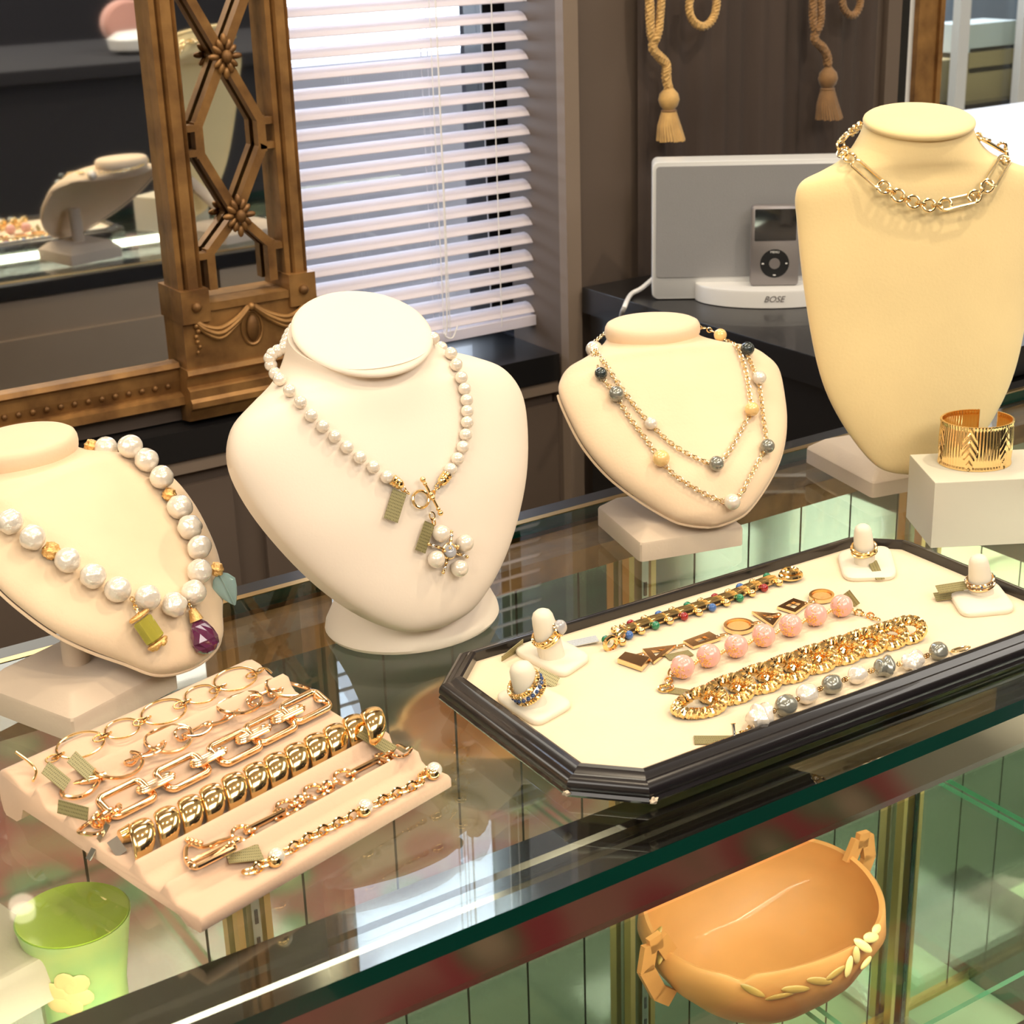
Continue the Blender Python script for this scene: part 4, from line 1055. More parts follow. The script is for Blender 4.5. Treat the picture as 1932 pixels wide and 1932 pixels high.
# ============================================================ VELVET RAMP WITH BRACELETS (front left)
D0 = on_z(392, 1757, 0.0003); C0 = on_z(868, 1500, .002)
raz = R(15); e1 = Vector((math.cos(raz), math.sin(raz), 0)); e2 = Vector((-math.sin(raz), math.cos(raz), 0)); RL = (C0-D0).dot(e1)+.002
rp = [(.002,0),(0,.002),(0,.009),(.002,.0108),(.022,.0115),(.0265,.0128),(.029,.0155),(.0325,.0160),(.036,.0145),(.0385,.0132),(.050,.0150),(.0535,.0165),(.0562,.0196),(.060,.0202),(.0638,.0185),(.067,.0168),(.090,.0190),(.116,.0212),(.1195,.0228),(.1225,.0258),(.1265,.0262),(.130,.0245),(.133,.0232),(.1500,.0252),(.1535,.0270),(.1565,.0303),(.1605,.0308),(.164,.0290),(.167,.0276),(.178,.0300),(.187,.0338),(.194,.0345),(.2005,.0320),(.2035,.0260),(.204,.0120),(.2025,.003),(.200,0),(.188,0),(.182,.004),(.178,.014),(.150,.013),(.060,.007),(.020,.004),(.014,0)]
rp = [(w, z+(.0030 if k in (6,7,12,13,19,20,25,26) else (-.0014 if k in (4,9,10,15,16,22,23,28,29) else 0))) for k, (w, z) in enumerate(rp)]
ramp = MB()
loops = []
for x in (-.004, -.0025, 0, RL-.002, RL+.0005, RL+.002):
    k = .0015 if x in (-.004, RL+.002) else 0
    loops.append([D0 + e1*x + e2*w + Z*(max(z-k, 0) if z > .005 else z) for w, z in rp])
ramp.loft(loops)
rt_ = thing('bracelet_ramp', D0+e1*RL/2+e2*.1, 'blush suede grooved bracelet ramp at the front left of the counter', 'display ramp')
RBV = ramp.bvh()
build(ramp, 'ramp_board', 'pinksuede', rt_, angle=60)
def PR(px, py, off=.002):
    h = hit(RBV, px, py, 0)
    if h is None: 
        p = on_z(px, py, .030); return p
    return h[0]+Z*off
RN = (Z + -e2*-.0).normalized(); RN = (Z - e2*.12).normalized()
def rlink(me, name, px, py, dirpx, root, off=.002, tilt=0, yaw=0):
    a = PR(px, py, off); b = PR(px+dirpx[0], py+dirpx[1], off); ex = (b-a); ex = (ex - RN*ex.dot(RN)).normalized()
    ey = RN.cross(ex); ex = (ex*math.cos(R(yaw))+ey*math.sin(R(yaw))).normalized()
    ey = RN.cross(ex); ez = RN*math.cos(R(tilt))+ey*math.sin(R(tilt))
    return inst(me, name, frame(a, ex, ez=ez), root)
DIR = (22, -11)
# 1 thin hoops
q1 = thing('thin_hoop_bracelet', PR(310,1352,0), 'thin gold hoop link bracelet at the back of the blush ramp', 'bracelet')
hoopA = linkmesh('hoop_link', oval(.0165, .0118, 36), .00075, 'gold', 7); hoopB = linkmesh('hoop_link', oval(.0122, .0092, 32), .0007, 'gold', 7)
for x_, y_, m_ in ((153,1413,hoopA),(232,1382,hoopB),(310,1350,hoopA),(381,1317,hoopB),(445,1288,hoopA)):
    rlink(m_, 'hoop_link', x_, y_, DIR, q1, .003, -6)
jl = linkmesh('joiner_link', oval(.0048, .0024, 16), .0006, 'gold', 6)
for x_, y_ in ((106,1436),(195,1397),(270,1367),(346,1335),(413,1306),(482,1278)):
    for d in (-6, 5): rlink(jl, 'joiner_link', x_+d, y_-d*.45, DIR, q1, .003, 55 if d > 0 else -20)
build(MB().tube(crom([PR(34,1450,.012), PR(58,1454,.006), PR(70,1466,.004), PR(64,1484,.004)], 6), .0009, 8), 'toggle_bar', 'gold', q1)
build(MB().tube(crom([PR(484,1280,.003), PR(490,1272,.004), PR(503,1271,.004), PR(514,1277,.003)], 6), .0008, 8), 'end_hook', 'gold', q1)
def rtag(root, px, py, dpx, w=.021, h=.0115, lift=.004, pitch=0, material='tag', label=None):
    a = PR(px, py, lift); b = PR(px+dpx[0], py+dpx[1], lift); ex = (b-a).normalized(); ey = RN.cross(ex)
    ey = (ey*math.cos(R(pitch))+RN*math.sin(R(pitch)))
    return tag_plate(root, a, ex, ey, w, h, material, label=label)
rtag(q1, 157, 1457, (24, 22), .019, .0105, .004, 12); rtag(q1, 108, 1478, (24, 20), .018, .0105, .005, 12)
# 2 hammered chain
q2 = thing('hammered_link_bracelet', PR(320,1409,0), 'gold bracelet of hammered oval links with large lobster clasp', 'bracelet')
hm = lambda n_, a, b, r: linkmesh(n_, oval(a, b, 34, .0012), r, 'rose', 8)
big = hm('hammered_link', .0160, .0132, .0013); mid_ = hm('hammered_link', .0115, .0062, .0011); sm_ = hm('small_ring', .0055, .0042, .0010)
for x_, y_, m_, t_ in ((226,1460,big,5),(285,1434,mid_,48),(320,1409,big,-8),(375,1394,mid_,25),(419,1374,mid_,62),(454,1342,big,12),(501,1332,mid_,-5),(545,1314,big,22)):
    rlink(m_, 'hammered_link', x_, y_, DIR, q2, .0062, t_*.6)
for x_, y_, t_ in ((253,1450,60),(300,1424,30),(345,1400,-50),(440,1364,40),(480,1338,-50),(522,1322,40)): rlink(sm_, 'small_ring', x_, y_, DIR, q2, .0062, t_)
def lobster(root, p0, p1, mat_, s=1.0, off=.004):
    a, b = PR(*p0, off), PR(*p1, off); ex = (b-a).normalized(); ey = RN.cross(ex); L = (b-a).length
    pts = [a + ex*(L*u) + ey*(v*s) for u, v in ((.92, -.002), (.7, -.006), (.4, -.0085), (.12, -.006), (0, 0), (.12, .006), (.35, .0075), (.6, .005), (.9, .002))]
    build(MB().tube(crom(pts, 5), [.0016*s]*41, 8), 'clasp_hook', mat_, root)
    build(MB().tube([a+ex*(L*.55)+ey*.0045*s, a+ex*(L*.8)+ey*.0025*s, b], [.0013*s, .0030*s, .0022*s], 10), 'clasp_body', mat_, root)
    build(MB().tube([b, b+ex*.004*s], .0027*s, 10), 'clasp_collar', mat_, root)
lobster(q2, (122, 1512), (190, 1478), 'rose', 1.0)
# 3 heavy rectangular links
q3 = thing('rectangular_link_bracelet', PR(445,1424,0), 'heavy gold bracelet of rectangular links, third from the back', 'bracelet')
rc = linkmesh('rectangular_link', stadium(.0155, .0090, .0042, 5), .0025, 'rose', 10)
dc = linkmesh('connector_link', stadium(.0125, .0036, .0030, 4), .0014, 'rose', 8)
for x_, y_ in ((241,1521),(346,1471),(445,1424),(512,1386),(578,1347)): rlink(rc, 'rectangular_link', x_, y_, DIR, q3, .0055, -14)
for x_, y_ in ((297,1498),(396,1449),(480,1405),(545,1367)):
    for s in (-1, 1): 
        o = rlink(dc, 'connector_link', x_, y_+s*2.2, DIR, q3, .0080, 20); 
for k, (x_, y_) in enumerate(((608,1331),(216,1545),(203,1553),(190,1558))): rlink(hm('end_ring', .0056, .0044, .0015), 'end_ring', x_, y_, (10, -8), q3, .005, 30+25*k)
rlink(hm('end_ring', .0085, .0075, .0013), 'clasp_ring', 175, 1572, (10, -8), q3, .004, 10)
tag_plate(q3, PR(140,1545,.006), (PR(170,1556,.006)-PR(110,1540,.006)), RN*.7+e2*.7, .022, .0085, 'tag', label='olive price tag standing on edge')
# 4 fat ribbed links
q4 = thing('chunky_shell_link_bracelet', PR(480,1474,0), 'chunky polished gold bracelet of fat curved shell links', 'bracelet')
cen = [(269,1582),(316,1558),(360,1536),(401,1514),(442,1492),(483,1472),(521,1453),(559,1434),(596,1415),(632,1397),(668,1379),(703,1362)]
def shellmesh(s):
    m = MB(); lp = []; n = 26
    for i in range(n+1):
        t = i/n; a = R(-12+204*t); rr = .42+.58*math.sin(math.pi*t)**.6
        c = Vector(((t-.5)*.0150, -.0112*math.cos(a), .0006+.0112*math.sin(a)))
        tn = Vector((.0150/math.pi, .0112*math.sin(a), .0112*math.cos(a))).normalized(); r0 = Vector((0, -math.cos(a), math.sin(a))); sd = tn.cross(r0).normalized()
        lp.append([(c + sd*(.0076*rr*math.cos(q)) + r0*(.0036*rr*math.sin(q)))*s for q in [2*math.pi*k/20 for k in range(20)]])
    return m.loft(lp).mesh('shell_link', MT['gold'], True, 70)
shm = shellmesh(1.0)
for i, (x_, y_) in enumerate(cen): rlink(shm, 'shell_link', x_, y_+16, DIR, q4, .0015, 0, -6)
a, b = PR(228, 1590, .004), PR(250, 1582, .004)
build(MB().tube([a, b], [.0042, .0058], 12), 'end_socket', 'gold', q4)
build(MB().box((-.003, -.0042, -.0008), (.003, .0042, .0008)).add([], []), 'clasp_tongue_blank', 'silver', q4) if False else None
tng = MB().box((-.0055, -.0035, -.0007), (.0055, .0035, .0007)).mesh('clasp_tongue', MT['silver'], False)
inst(tng, 'clasp_tongue', frame(PR(222, 1606, .003), -Z*.6-e2*.8, ez=e1*-.4+Z), q4)
# grey hinged safety pin of the shell bracelet
build(MB().bar(PR(207, 1576, .008), on_z(166, 1622, .010), .0045, .0008), 'safety_catch', 'alu', q4, smooth=False)
# 5 mixed chain
q5 = thing('round_and_bar_link_bracelet', PR(545,1533,0), 'gold bracelet alternating round links and long bars, fifth on ramp', 'bracelet')
rg = linkmesh('round_link', oval(.0066, .0060, 24), .0014, 'rose', 8); tw = linkmesh('joint_ring', oval(.0036, .0034, 16), .0013, 'rose', 8)
barl = linkmesh('bar_link', stadium(.0145, .0034, .0026, 4), .0018, 'rose', 8); shortl = linkmesh('bar_link', stadium(.0075, .0036, .0026, 4), .0015, 'rose', 8)
for m_, nm, x_, y_, t_ in ((barl,'bar_link',402,1624,8),(shortl,'bar_link',424,1600,25),(tw,'joint_ring',445,1596,40),(rg,'round_link',459,1582,-10),(tw,'joint_ring',476,1576,40),(barl,'bar_link',502,1558,50),(tw,'joint_ring',528,1546,-40),(rg,'round_link',542,1533,-10),(tw,'joint_ring',556,1527,40),(tw,'joint_ring',566,1521,-30),(tw,'joint_ring',577,1516,40),(rg,'round_link',594,1503,-10),(tw,'joint_ring',610,1497,40),(tw,'joint_ring',620,1493,-30),(tw,'joint_ring',630,1487,40),(rg,'round_link',650,1475,-10),(tw,'joint_ring',665,1468,40),(barl,'bar_link',694,1452,50),(tw,'joint_ring',722,1440,-40),(tw,'joint_ring',733,1433,60),(rg,'round_link',728,1440,30)):
    rlink(m_, nm, x_, y_, DIR, q5, .0035, t_)
hk = [PR(438,1592,.004), PR(415,1598,.004), PR(385,1609,.004), PR(362,1606,.005), PR(352,1614,.004), PR(354,1636,.003), PR(368,1643,.003), PR(395,1632,.003), PR(425,1610,.003)]
build(MB().tube(crom(hk, 6), .0014, 8), 'carabiner', 'rose', q5)
for k in range(4): build(MB().sphere(PR(356+k*8, 1601+k*2, .006), .0018, 10, 8), 'carabiner_knurl', 'rose', q5)
build(MB().tube(crom([PR(742,1430,.004), PR(752,1418,.005), PR(768,1412,.005), PR(778,1420,.004), PR(768,1432,.003), PR(748,1434,.003)], 6, True), .0010, 8, closed=True), 'end_loop', 'rose', q5)
rtag(q5, 712, 1414, (24, 14), .026, .010, .006, 8)
# 6 fine chain with pearls
q6 = thing('pearl_station_bracelet', PR(640,1560,0), 'fine gold chain bracelet with three pearls, front of ramp', 'bracelet')
pr6 = ballmesh('pearl', .0052, 'pearl', 24, 16)
for x_, y_, lab in ((523,1630,0),(690,1536,0),(820,1466,0)):
    c = PR(x_, y_, .0052); inst(pr6, 'pearl', Matrix.Translation(c), q6)
    build(MB().sphere(c-e1*.0022-Z*.0012-e2*.001, .0046, 16, 10, (1, 1, 1)), 'pearl_cap', 'gold', q6)
cl = linkmesh('chain_link', oval(.0042, .0032, 16), .00085, 'gold', 6)
for pl in ([(462,1652),(478,1650),(495,1640),(510,1632)],[(534,1618),(560,1603),(590,1585),(630,1565),(660,1550),(676,1542)],[(702,1528),(730,1514),(757,1500),(790,1485),(800,1468),(812,1462)]):
    P = crom([PR(a, b, .0028) for a, b in pl], 8)
    chain_along(P, q6, [(cl, .0058)], 'chain_link', nrm=lambda p: RN)
tg = rtag(q6, 461, 1622, (30, -3), .0215, .0135, .004, 6)

# ============================================================ BLACK OCTAGONAL TRAY
taz = R(-1.0); tx = Vector((math.cos(taz), math.sin(taz), 0)); ty = Vector((-math.sin(taz), math.cos(taz), 0))
TO = Vector((.508, .703, ZC+.0004)); TW, TD, TC = .468, .240, .038
def octo(i):     # octagon inset by i
    k = i*math.tan(R(22.5)); c = TC
    p = [(c+k*0+i*(math.sqrt(2)-1), i), (TW-c-i*(math.sqrt(2)-1), i), (TW-i, c+i*(math.sqrt(2)-1)), (TW-i, TD-c-i*(math.sqrt(2)-1)), (TW-c-i*(math.sqrt(2)-1), TD-i), (c+i*(math.sqrt(2)-1), TD-i), (i, TD-c-i*(math.sqrt(2)-1)), (i, c+i*(math.sqrt(2)-1))]
    return p
FZ = .0095
tr_ = thing('octagonal_tray', TO+tx*TW/2+ty*TD/2, 'black lacquered octagonal tray lined with cream velvet', 'tray')
prof = [(.001, 0), (0, .002), (.0012, .004), (.0004, .0062), (.001, .0095), (.003, .0122), (.0062, .0136), (.0085, .0132), (.0102, .0144), (.0122, .0165), (.0150, .0172), (.0168, .0165), (.0172, FZ-.001), (.0172, .003)]
names = range(8)
for k in range(8):       # eight mitred frame lengths
    j = (k+1) % 8; lp = []
    for e in (k, j): lp.append([TO + tx*octo(i)[e][0] + ty*octo(i)[e][1] + Z*z for i, z in prof])
    build(MB().loft(lp), 'frame_rail', 'lacquer', tr_, angle=32)
bed = octo(.0165); build(MB().prism(bed, TO+Z*.002, tx, ty, Z, FZ-.002), 'velvet_bed', 'velvet', tr_, smooth=False)
for (px, py) in ((1236, 1512), (1072, 1498)):
    p = on_z(px, py, .004)
    build(MB().sphere(p+Vector((-.0002, .0012, 0)), .0026, 12, 8, (1.1, .6, .8), wob=lump(px, .3)), 'chip_mark', 'chip', tr_)
def PT(px, py, z=0.0): return on_z(px, py, FZ+.0004+z)

# ---- ring stands and rings
def ring_stand(corners, fb, ft, r0, r1, label):
    C = [PT(*c) for c in corners]; cen_ = sum(C, Vector())/len(C); m = MB(); lp = []
    rr = crom(C, 1, True)
    def rounded(poly, k=.24, n=5):
        out = []; N_ = len(poly)
        for i in range(N_):
            a, b, c = poly[i-1], poly[i], poly[(i+1) % N_]; p = b.lerp(a, k); q = b.lerp(c, k)
            for t in range(n+1): u = t/n; out.append(p*(1-u)**2+b*2*u*(1-u)+q*u*u)
        return out
    RC = rounded(C)
    for s, z in ((.97, 0), (1.0, .0012), (1.0, .0035), (.95, .0048), (.80, .0056), (.55, .0061), (.3, .0062), (.02, .0062)):
        lp.append([cen_ + (p-cen_)*s + Z*z for p in RC])
    st = thing('ring_stand', cen_, label, 'ring stand'); build(m.loft(lp), 'stand_base', 'ringstand', st, angle=50)
    b0 = PT(fb[0], fb[1], .004); nh = Vector((CF.x, CF.y, 0)).normalized(); t0 = on_plane(ft[0], ft[1], b0, nh); ax = (t0-b0); L = ax.length; ax.normalize()
    pts = [b0+ax*(L*t) for t in (0, .25, .5, .72, .86, .94, .985, 1.0)]; rs = [r0, r0*.97, (r0+r1)/2, r1, r1*.92, r1*.75, r1*.45, r1*.1]
    u1 = ax.cross(nh).normalized(); u2 = u1.cross(ax)
    fb_ = MB().loft([[p + u1*(r*math.cos(q)) + u2*(r*math.sin(q)) for q in [2*math.pi*k/24 for k in range(24)]] for p, r in zip(pts, rs)])
    build(fb_, 'finger_post', 'ringstand', st)
    return dict(b=b0, ax=ax, L=L, u1=u1, u2=u2, r0=r0, r1=r1)
def ring_frame(S, px, py, roll=0, pitch=0):
    """where the ring rides on the post"""
    nh = Vector((CF.x, CF.y, 0)).normalized(); p = on_plane(px, py, S['b'], nh); t = (p-S['b']).dot(S['ax'])/S['L']; c = S['b']+S['ax']*(S['L']*t)
    r = S['r0']*(1-t)+S['r1']*t
    ax = S['ax']; u1 = S['u1'] if S['u1'].dot(CR) > 0 else -S['u1']; u2 = -nh; u2 = (u2-ax*u2.dot(ax)).normalized()
    n = (ax + u1*math.tan(R(-roll)) + u2*math.tan(R(pitch))).normalized(); u1 = (u1-n*u1.dot(n)).normalized(); u2 = n.cross(u1)
    if u2.dot(nh) > 0: u2 = -u2
    return c, r, u1, u2, n
def band(c, r, u1, u2, n=None, k=40): return [c + u1*(r*math.cos(2*math.pi*i/k)) + u2*(r*math.sin(2*math.pi*i/k)) for i in range(k)]
def roped_band(c, r, u1, u2, nrm_, wr, mat_, name, root, twists=22):
    k = twists*6; m = MB()
    for s in (0, 1):
        pts = []
        for i in range(k):
            a = 2*math.pi*i/k; rad = u1*math.cos(a)+u2*math.sin(a); q = twists*a + s*math.pi
            pts.append(c + rad*(r+wr*.62*math.cos(q)) + nrm_*(wr*.62*math.sin(q)))
        m.tube(pts, wr*.68, 6, closed=True)
    return build(m, name, mat_, root)
SA = ring_stand([(962,1232),(1062,1284),(1118,1246),(1040,1205)], (1042,1240), (1020,1150), .0098, .0086, 'white ring stand holding the moonstone ring, rear left of tray')
SB = ring_stand([(930,1320),(1012,1376),(1086,1334),(1000,1292)], (1005,1330), (979,1250), .0100, .0090, 'white ring stand holding the blue stone ring, front left of tray')
SC_ = ring_stand([(1578,1048),(1592,1099),(1694,1096),(1678,1036)], (1632,1066), (1627,989), .0088, .0076, 'white ring stand at the back right corner of the tray')
SD = ring_stand([(1786,1120),(1815,1168),(1920,1158),(1875,1100)], (1852,1122), (1845,1047), .0094, .0080, 'white ring stand nearest the right edge of the photo')
# ring A
c, r, u1, u2, n = ring_frame(SA, 1022, 1200, 24, 14)
ra = thing('moonstone_ring', c, 'thick yellow gold ring with pale moonstone on the rear left stand', 'ring')
build(MB().tube(band(c, r+.0012, u1, u2), .0016, 8, closed=True), 'ring_band', 'gold', ra)
roped_band(c+n*.0022, r+.0014, u1, u2, n, .0014, 'gold', 'roped_band', ra, 18); build(MB().tube(band(c-n*.0024, r+.0010, u1, u2), .0013, 8, closed=True), 'ring_band', 'gold', ra)
st_ = c + u1*(r+.003) + n*.001+u2*.002
build(MB().sphere(st_, .0055, 20, 12, (1, .8, 1.1)), 'moonstone', 'moon', ra); build(MB().tube(band(st_-u1*.002, .0056, n, u2, 24), .0009, 6, closed=True), 'stone_bezel', 'gold', ra)
a, b = PT(945, 1247, .001), PT(988, 1212, .006); ex = (b-a).normalized()
tag_plate(ra, (a+b)/2, ex, (ex.cross(Z)*.25+Z).normalized(), .025, .008, 'tag')
# ring B
c, r, u1, u2, n = ring_frame(SB, 986, 1298, 19, 16)
rb_ = thing('sapphire_rope_ring', c, 'ring with row of blue stones between two roped gold bands', 'ring')
for d, nm in ((.0042, 'roped_band'), (-.0042, 'roped_band')): roped_band(c+n*d, r+.0018, u1, u2, n, .0016, 'gold', nm, rb_, 20)
build(MB().tube(band(c, r+.0008, u1, u2), .0022, 8, closed=True), 'stone_channel', 'silver', rb_)
sp_ = ballmesh('blue_stone', .0017, 'sapphire', 8, 5)
for k in range(20):
    a = 2*math.pi*k/20; inst(sp_, 'blue_stone', Matrix.Translation(c+(u1*math.cos(a)+u2*math.sin(a))*(r+.0026)), rb_)
a, b = PT(1022, 1278, .006), PT(1045, 1290, .001); ex = (b-a).normalized()
tag_plate(rb_, (a+b)/2+Z*.002, ex, (ex.cross(Z)*-.6+Z*.6).normalized(), .016, .009, 'tag')
# ring C
c, r, u1, u2, n = ring_frame(SC_, 1632, 1036, -4, 8)
rc_ = thing('crossed_band_ring', c, 'gold ring of crossing bands on the back right stand', 'ring')
for rl, dz in ((-14, .0006), (12, -.0004), (4, .002)):
    c, r, u1, u2, n = ring_frame(SC_, 1632, 1036, rl, 12); build(MB().tube(band(c+n*dz, r+.0016, u1, u2), .0012, 8, closed=True), 'ring_band', 'gold', rc_)
a, b = PT(1644, 1055, .010), PT(1662, 1096, .002); ex = (b-a).normalized(); tag_plate(rc_, (a+b)/2, ex, CR, .024, .0075, 'tag')
# ring D
c, r, u1, u2, n = ring_frame(SD, 1848, 1098, 4, 8)
rd_ = thing('twin_band_stone_ring', c, 'two thin gold bands with tiny stones on the right stand', 'ring')
for d in (.0024, -.0018): build(MB().tube(band(c+n*d, r+.0012, u1, u2), .0013, 8, closed=True), 'ring_band', 'rose', rd_)
for k in range(18):
    a = 2*math.pi*k/18; build(MB().sphere(c+n*.0024+(u1*math.cos(a)+u2*math.sin(a))*(r+.0022), .0010, 6, 4), 'tiny_stone', 'silver' if k % 5 else 'sapphire', rd_)
for (x0_, y0_), (x1_, y1_), zz in (((1770,1112),(1822,1104),.010), ((1766,1126),(1818,1119),.003)):
    a, b = PT(x0_, y0_, zz), PT(x1_, y1_, zz+.002); ex = (b-a).normalized(); tag_plate(rd_, (a+b)/2, ex, Vector((-ex.y, ex.x, .35)), .024, .009, 'tag')

# ---- coloured bead bracelet
q7 = thing('coloured_bead_bracelet', PT(1300,1150), 'gold panther link bracelet edged with red, blue and green beads', 'bracelet')
low = [(1174,1212,0),(1187,1199,'blue'),(1210,1191,0),(1237,1181,'green'),(1264,1172,0),(1291,1164,'red'),(1319,1156,0),(1344,1147,'blue'),(1371,1138,0),(1396,1129,'green'),(1419,1120,0),(1442,1110,'red'),(1470,1100,0)]
upp = [(1160,1186,0),(1175,1181,0),(1190,1175,'red'),(1216,1166,0),(1243,1158,'blue'),(1268,1150,0),(1297,1141,'green'),(1322,1133,0),(1349,1125,'red'),(1374,1116,0),(1396,1106,'blue'),(1420,1097,0),(1447,1086,'green')]
bm_ = {c_: ballmesh('bead', .0034, c_, 16, 10) for c_ in ('red', 'green', 'blue')}; bm_[0] = ballmesh('bead', .0032, 'gold', 14, 10)
prev = None
barm = MB().tube([(-.5,0,0), (-.4,0,0), (.4,0,0), (.5,0,0)], [.6, 1, 1, .6], 8).mesh('bar', MT['gold'])
for (a, b, ca), (c_, d, cb) in zip(low, upp):
    p, q = PT(a, b-1, .0036), PT(c_, d+2, .0036)
    o = inst(bm_[ca], 'bead', Matrix.Translation(p), q7); o2 = inst(bm_[cb], 'bead', Matrix.Translation(q), q7)
    for o_, cc in ((o, ca), (o2, cb)):
        if cc: o_['label'] = cc+' bead'
    build(MB().tube([p, q], .0017, 6), 'cross_bar', 'gold', q7)
    if prev:
        for t, zz in ((.30, .0008), (.5, .0016), (.70, .0008)):
            s_, e_ = prev[0].lerp(prev[1], t)+Z*zz, p.lerp(q, t)+Z*zz; d_ = (e_-s_)
            build(MB().tube([s_-d_*.12, s_+d_*.1, e_-d_*.1, e_+d_*.12], [.0017, .0028, .0028, .0017], 8), 'link_bar', 'gold', q7)
    prev = (p, q)
inst(bm_['green'], 'bead', Matrix.Translation(PT(1143,1207,.0034)), q7)['label'] = 'green bead'
build(MB().tube(band(PT(1152,1214,.005), .0052, tx, Z, 20), .0018, 8, closed=True), 'end_ring', 'gold', q7)
cc = PT(1492, 1085, .004)
for k_, (r_, dz) in enumerate(((.0085, 0), (.0058, .003))): build(MB().tube(band(cc+Z*dz+ty*(.001*k_), r_, tx, ty*.85, 28), .0022, 8, closed=True), 'clasp_ring', 'gold', q7)
a, b = PT(1072, 1216, .001), PT(1125, 1205, .003); ex = (b-a).normalized(); tag_plate(q7, (a+b)/2, ex, ty, .024, .010, 'tags', label='silver price tag')

# ---- geometric plate bracelet
q8 = thing('geometric_plate_bracelet', PT(1350,1200), 'gold bracelet of cut-out triangle, rectangle and disc plates', 'bracelet')
def plate(px, hole, name, material='rose', h=.0022, z=.001):
    P = [PT(a, b, z) for a, b in px]; c = sum(P, Vector())/len(P); o_ = [((p-c).x, (p-c).y) for p in P]; i_ = [(x*hole, y*hole) for x, y in o_]
    m = MB()
    if hole: m.frameshape(o_, i_, c, X, Y, Z, h)
    else: m.prism(o_, c, X, Y, Z, h, .0006)
    return build(m, name, material, q8, smooth=False)
plate([(1165,1251),(1211,1267),(1227,1249),(1179,1238)], 0, 'box_clasp', 'rose', .004)
plate([(1212,1229),(1233,1254),(1276,1221)], .42, 'triangle_plate')
plate([(1289,1214),(1308,1225),(1360,1208),(1338,1196)], .40, 'rectangle_plate')
plate([(1418,1158),(1458,1185),(1475,1163)], .40, 'triangle_plate')
plate([(1466,1149),(1500,1160),(1525,1142),(1497,1133)], .48, 'rectangle_plate')
dsk = [(1394+29*math.cos(t), 1185+13*math.sin(t)) for t in [-2*math.pi*k/24 for k in range(24)]]; plate(dsk, .82, 'disc_rim', 'rose', .003); plate([(1394+(x-1394)*.8, 1185+(y-1185)*.8) for x, y in dsk], 0, 'disc_plate', 'mattegold', .0015)
dsk = [(1550+24*math.cos(t), 1128+11*math.sin(t)) for t in [-2*math.pi*k/24 for k in range(24)]]; plate(dsk, .80, 'disc_rim', 'rose', .003); plate([(1550+(x-1550)*.78, 1128+(y-1128)*.78) for x, y in dsk], 0, 'disc_plate', 'mattegold', .0015)
ol = linkmesh('oval_link', oval(.0045, .0030, 16), .0008, 'rose', 6)
for x_, y_ in ((1206,1236),(1283,1219),(1362,1199),(1424,1176),(1462,1160),(1528,1136)): inst(ol, 'oval_link', frame(PT(x_, y_, .003), tx, ez=Z+ty*.3), q8)
a, b = PT(1262, 1240, .001), PT(1300, 1232, .001); ex = (b-a).normalized(); tag_plate(q8, (a+b)/2, ex, ty, .020, .009, 'tag')

# ---- pink bead bracelet
q9 = thing('pink_bead_bracelet', PT(1440,1200), 'bracelet of seven translucent pink beads speckled with gold', 'bracelet')
pk_ = ballmesh('pink_bead', .0088, 'pink', 28, 18)
cs_ = []
for i, (x_, y_) in enumerate(((1288,1258),(1337,1237),(1389,1219),(1441,1199),(1492,1180),(1539,1160),(1588,1143))):
    c = PT(x_, y_+0, .0088); cs_.append(c); bd = inst(pk_, 'pink_bead', Matrix.Translation(c), q9)
    sp_m = MB(); rnd_ = random.Random(i)
    for k in range(70):
        d = Vector((-1+rnd_.gauss(0, .34), -.55+rnd_.gauss(0, .38), -.15+rnd_.gauss(0, .42))).normalized()
        sp_m.sphere(c+d*.0088, rnd_.uniform(.0003, .0007), 5, 3)
    tag(build(sp_m, 'gold_speckle', 'goldspeck', q9), kind='stuff')
for a, b in zip(cs_, cs_[1:]):
    c = (a+b)/2-Z*.001
    for k in (-1, 0, 1): build(MB().sphere(c+(b-a).normalized()*.0018*k+Z*.0006*k, .0016, 8, 6), 'spacer_bead', 'gold', q9)
gl_ = linkmesh('chain_link', oval(.0036, .0026, 14), .0008, 'gold', 6)
P = crom([PT(1272,1262,.006), PT(1266,1272,.003), PT(1262,1284,.002), PT(1258,1294,.002)], 8); chain_along(P, q9, [(gl_, .0052)], 'chain_link')
inst(linkmesh('end_loop', oval(.0052, .0042, 18), .0013, 'gold', 8), 'end_loop', frame(PT(1256,1298,.002), tx, ez=Z), q9)
P = crom([PT(1606,1148,.006), PT(1618,1156,.002), PT(1635,1160,.002), PT(1655,1168,.002)], 8); chain_along(P, q9, [(gl_, .0052)], 'chain_link')
a, b = PT(1272, 1303, .001), PT(1318, 1310, .001); ex = (b-a).normalized(); tag_plate(q9, (a+b)/2, ex, ty, .024, .0085, 'tag')
a, b = PT(1598, 1122, .010), PT(1612, 1140, .002); ex = (b-a).normalized(); tag_plate(q9, (a+b)/2, ex, CR, .014, .008, 'tag')

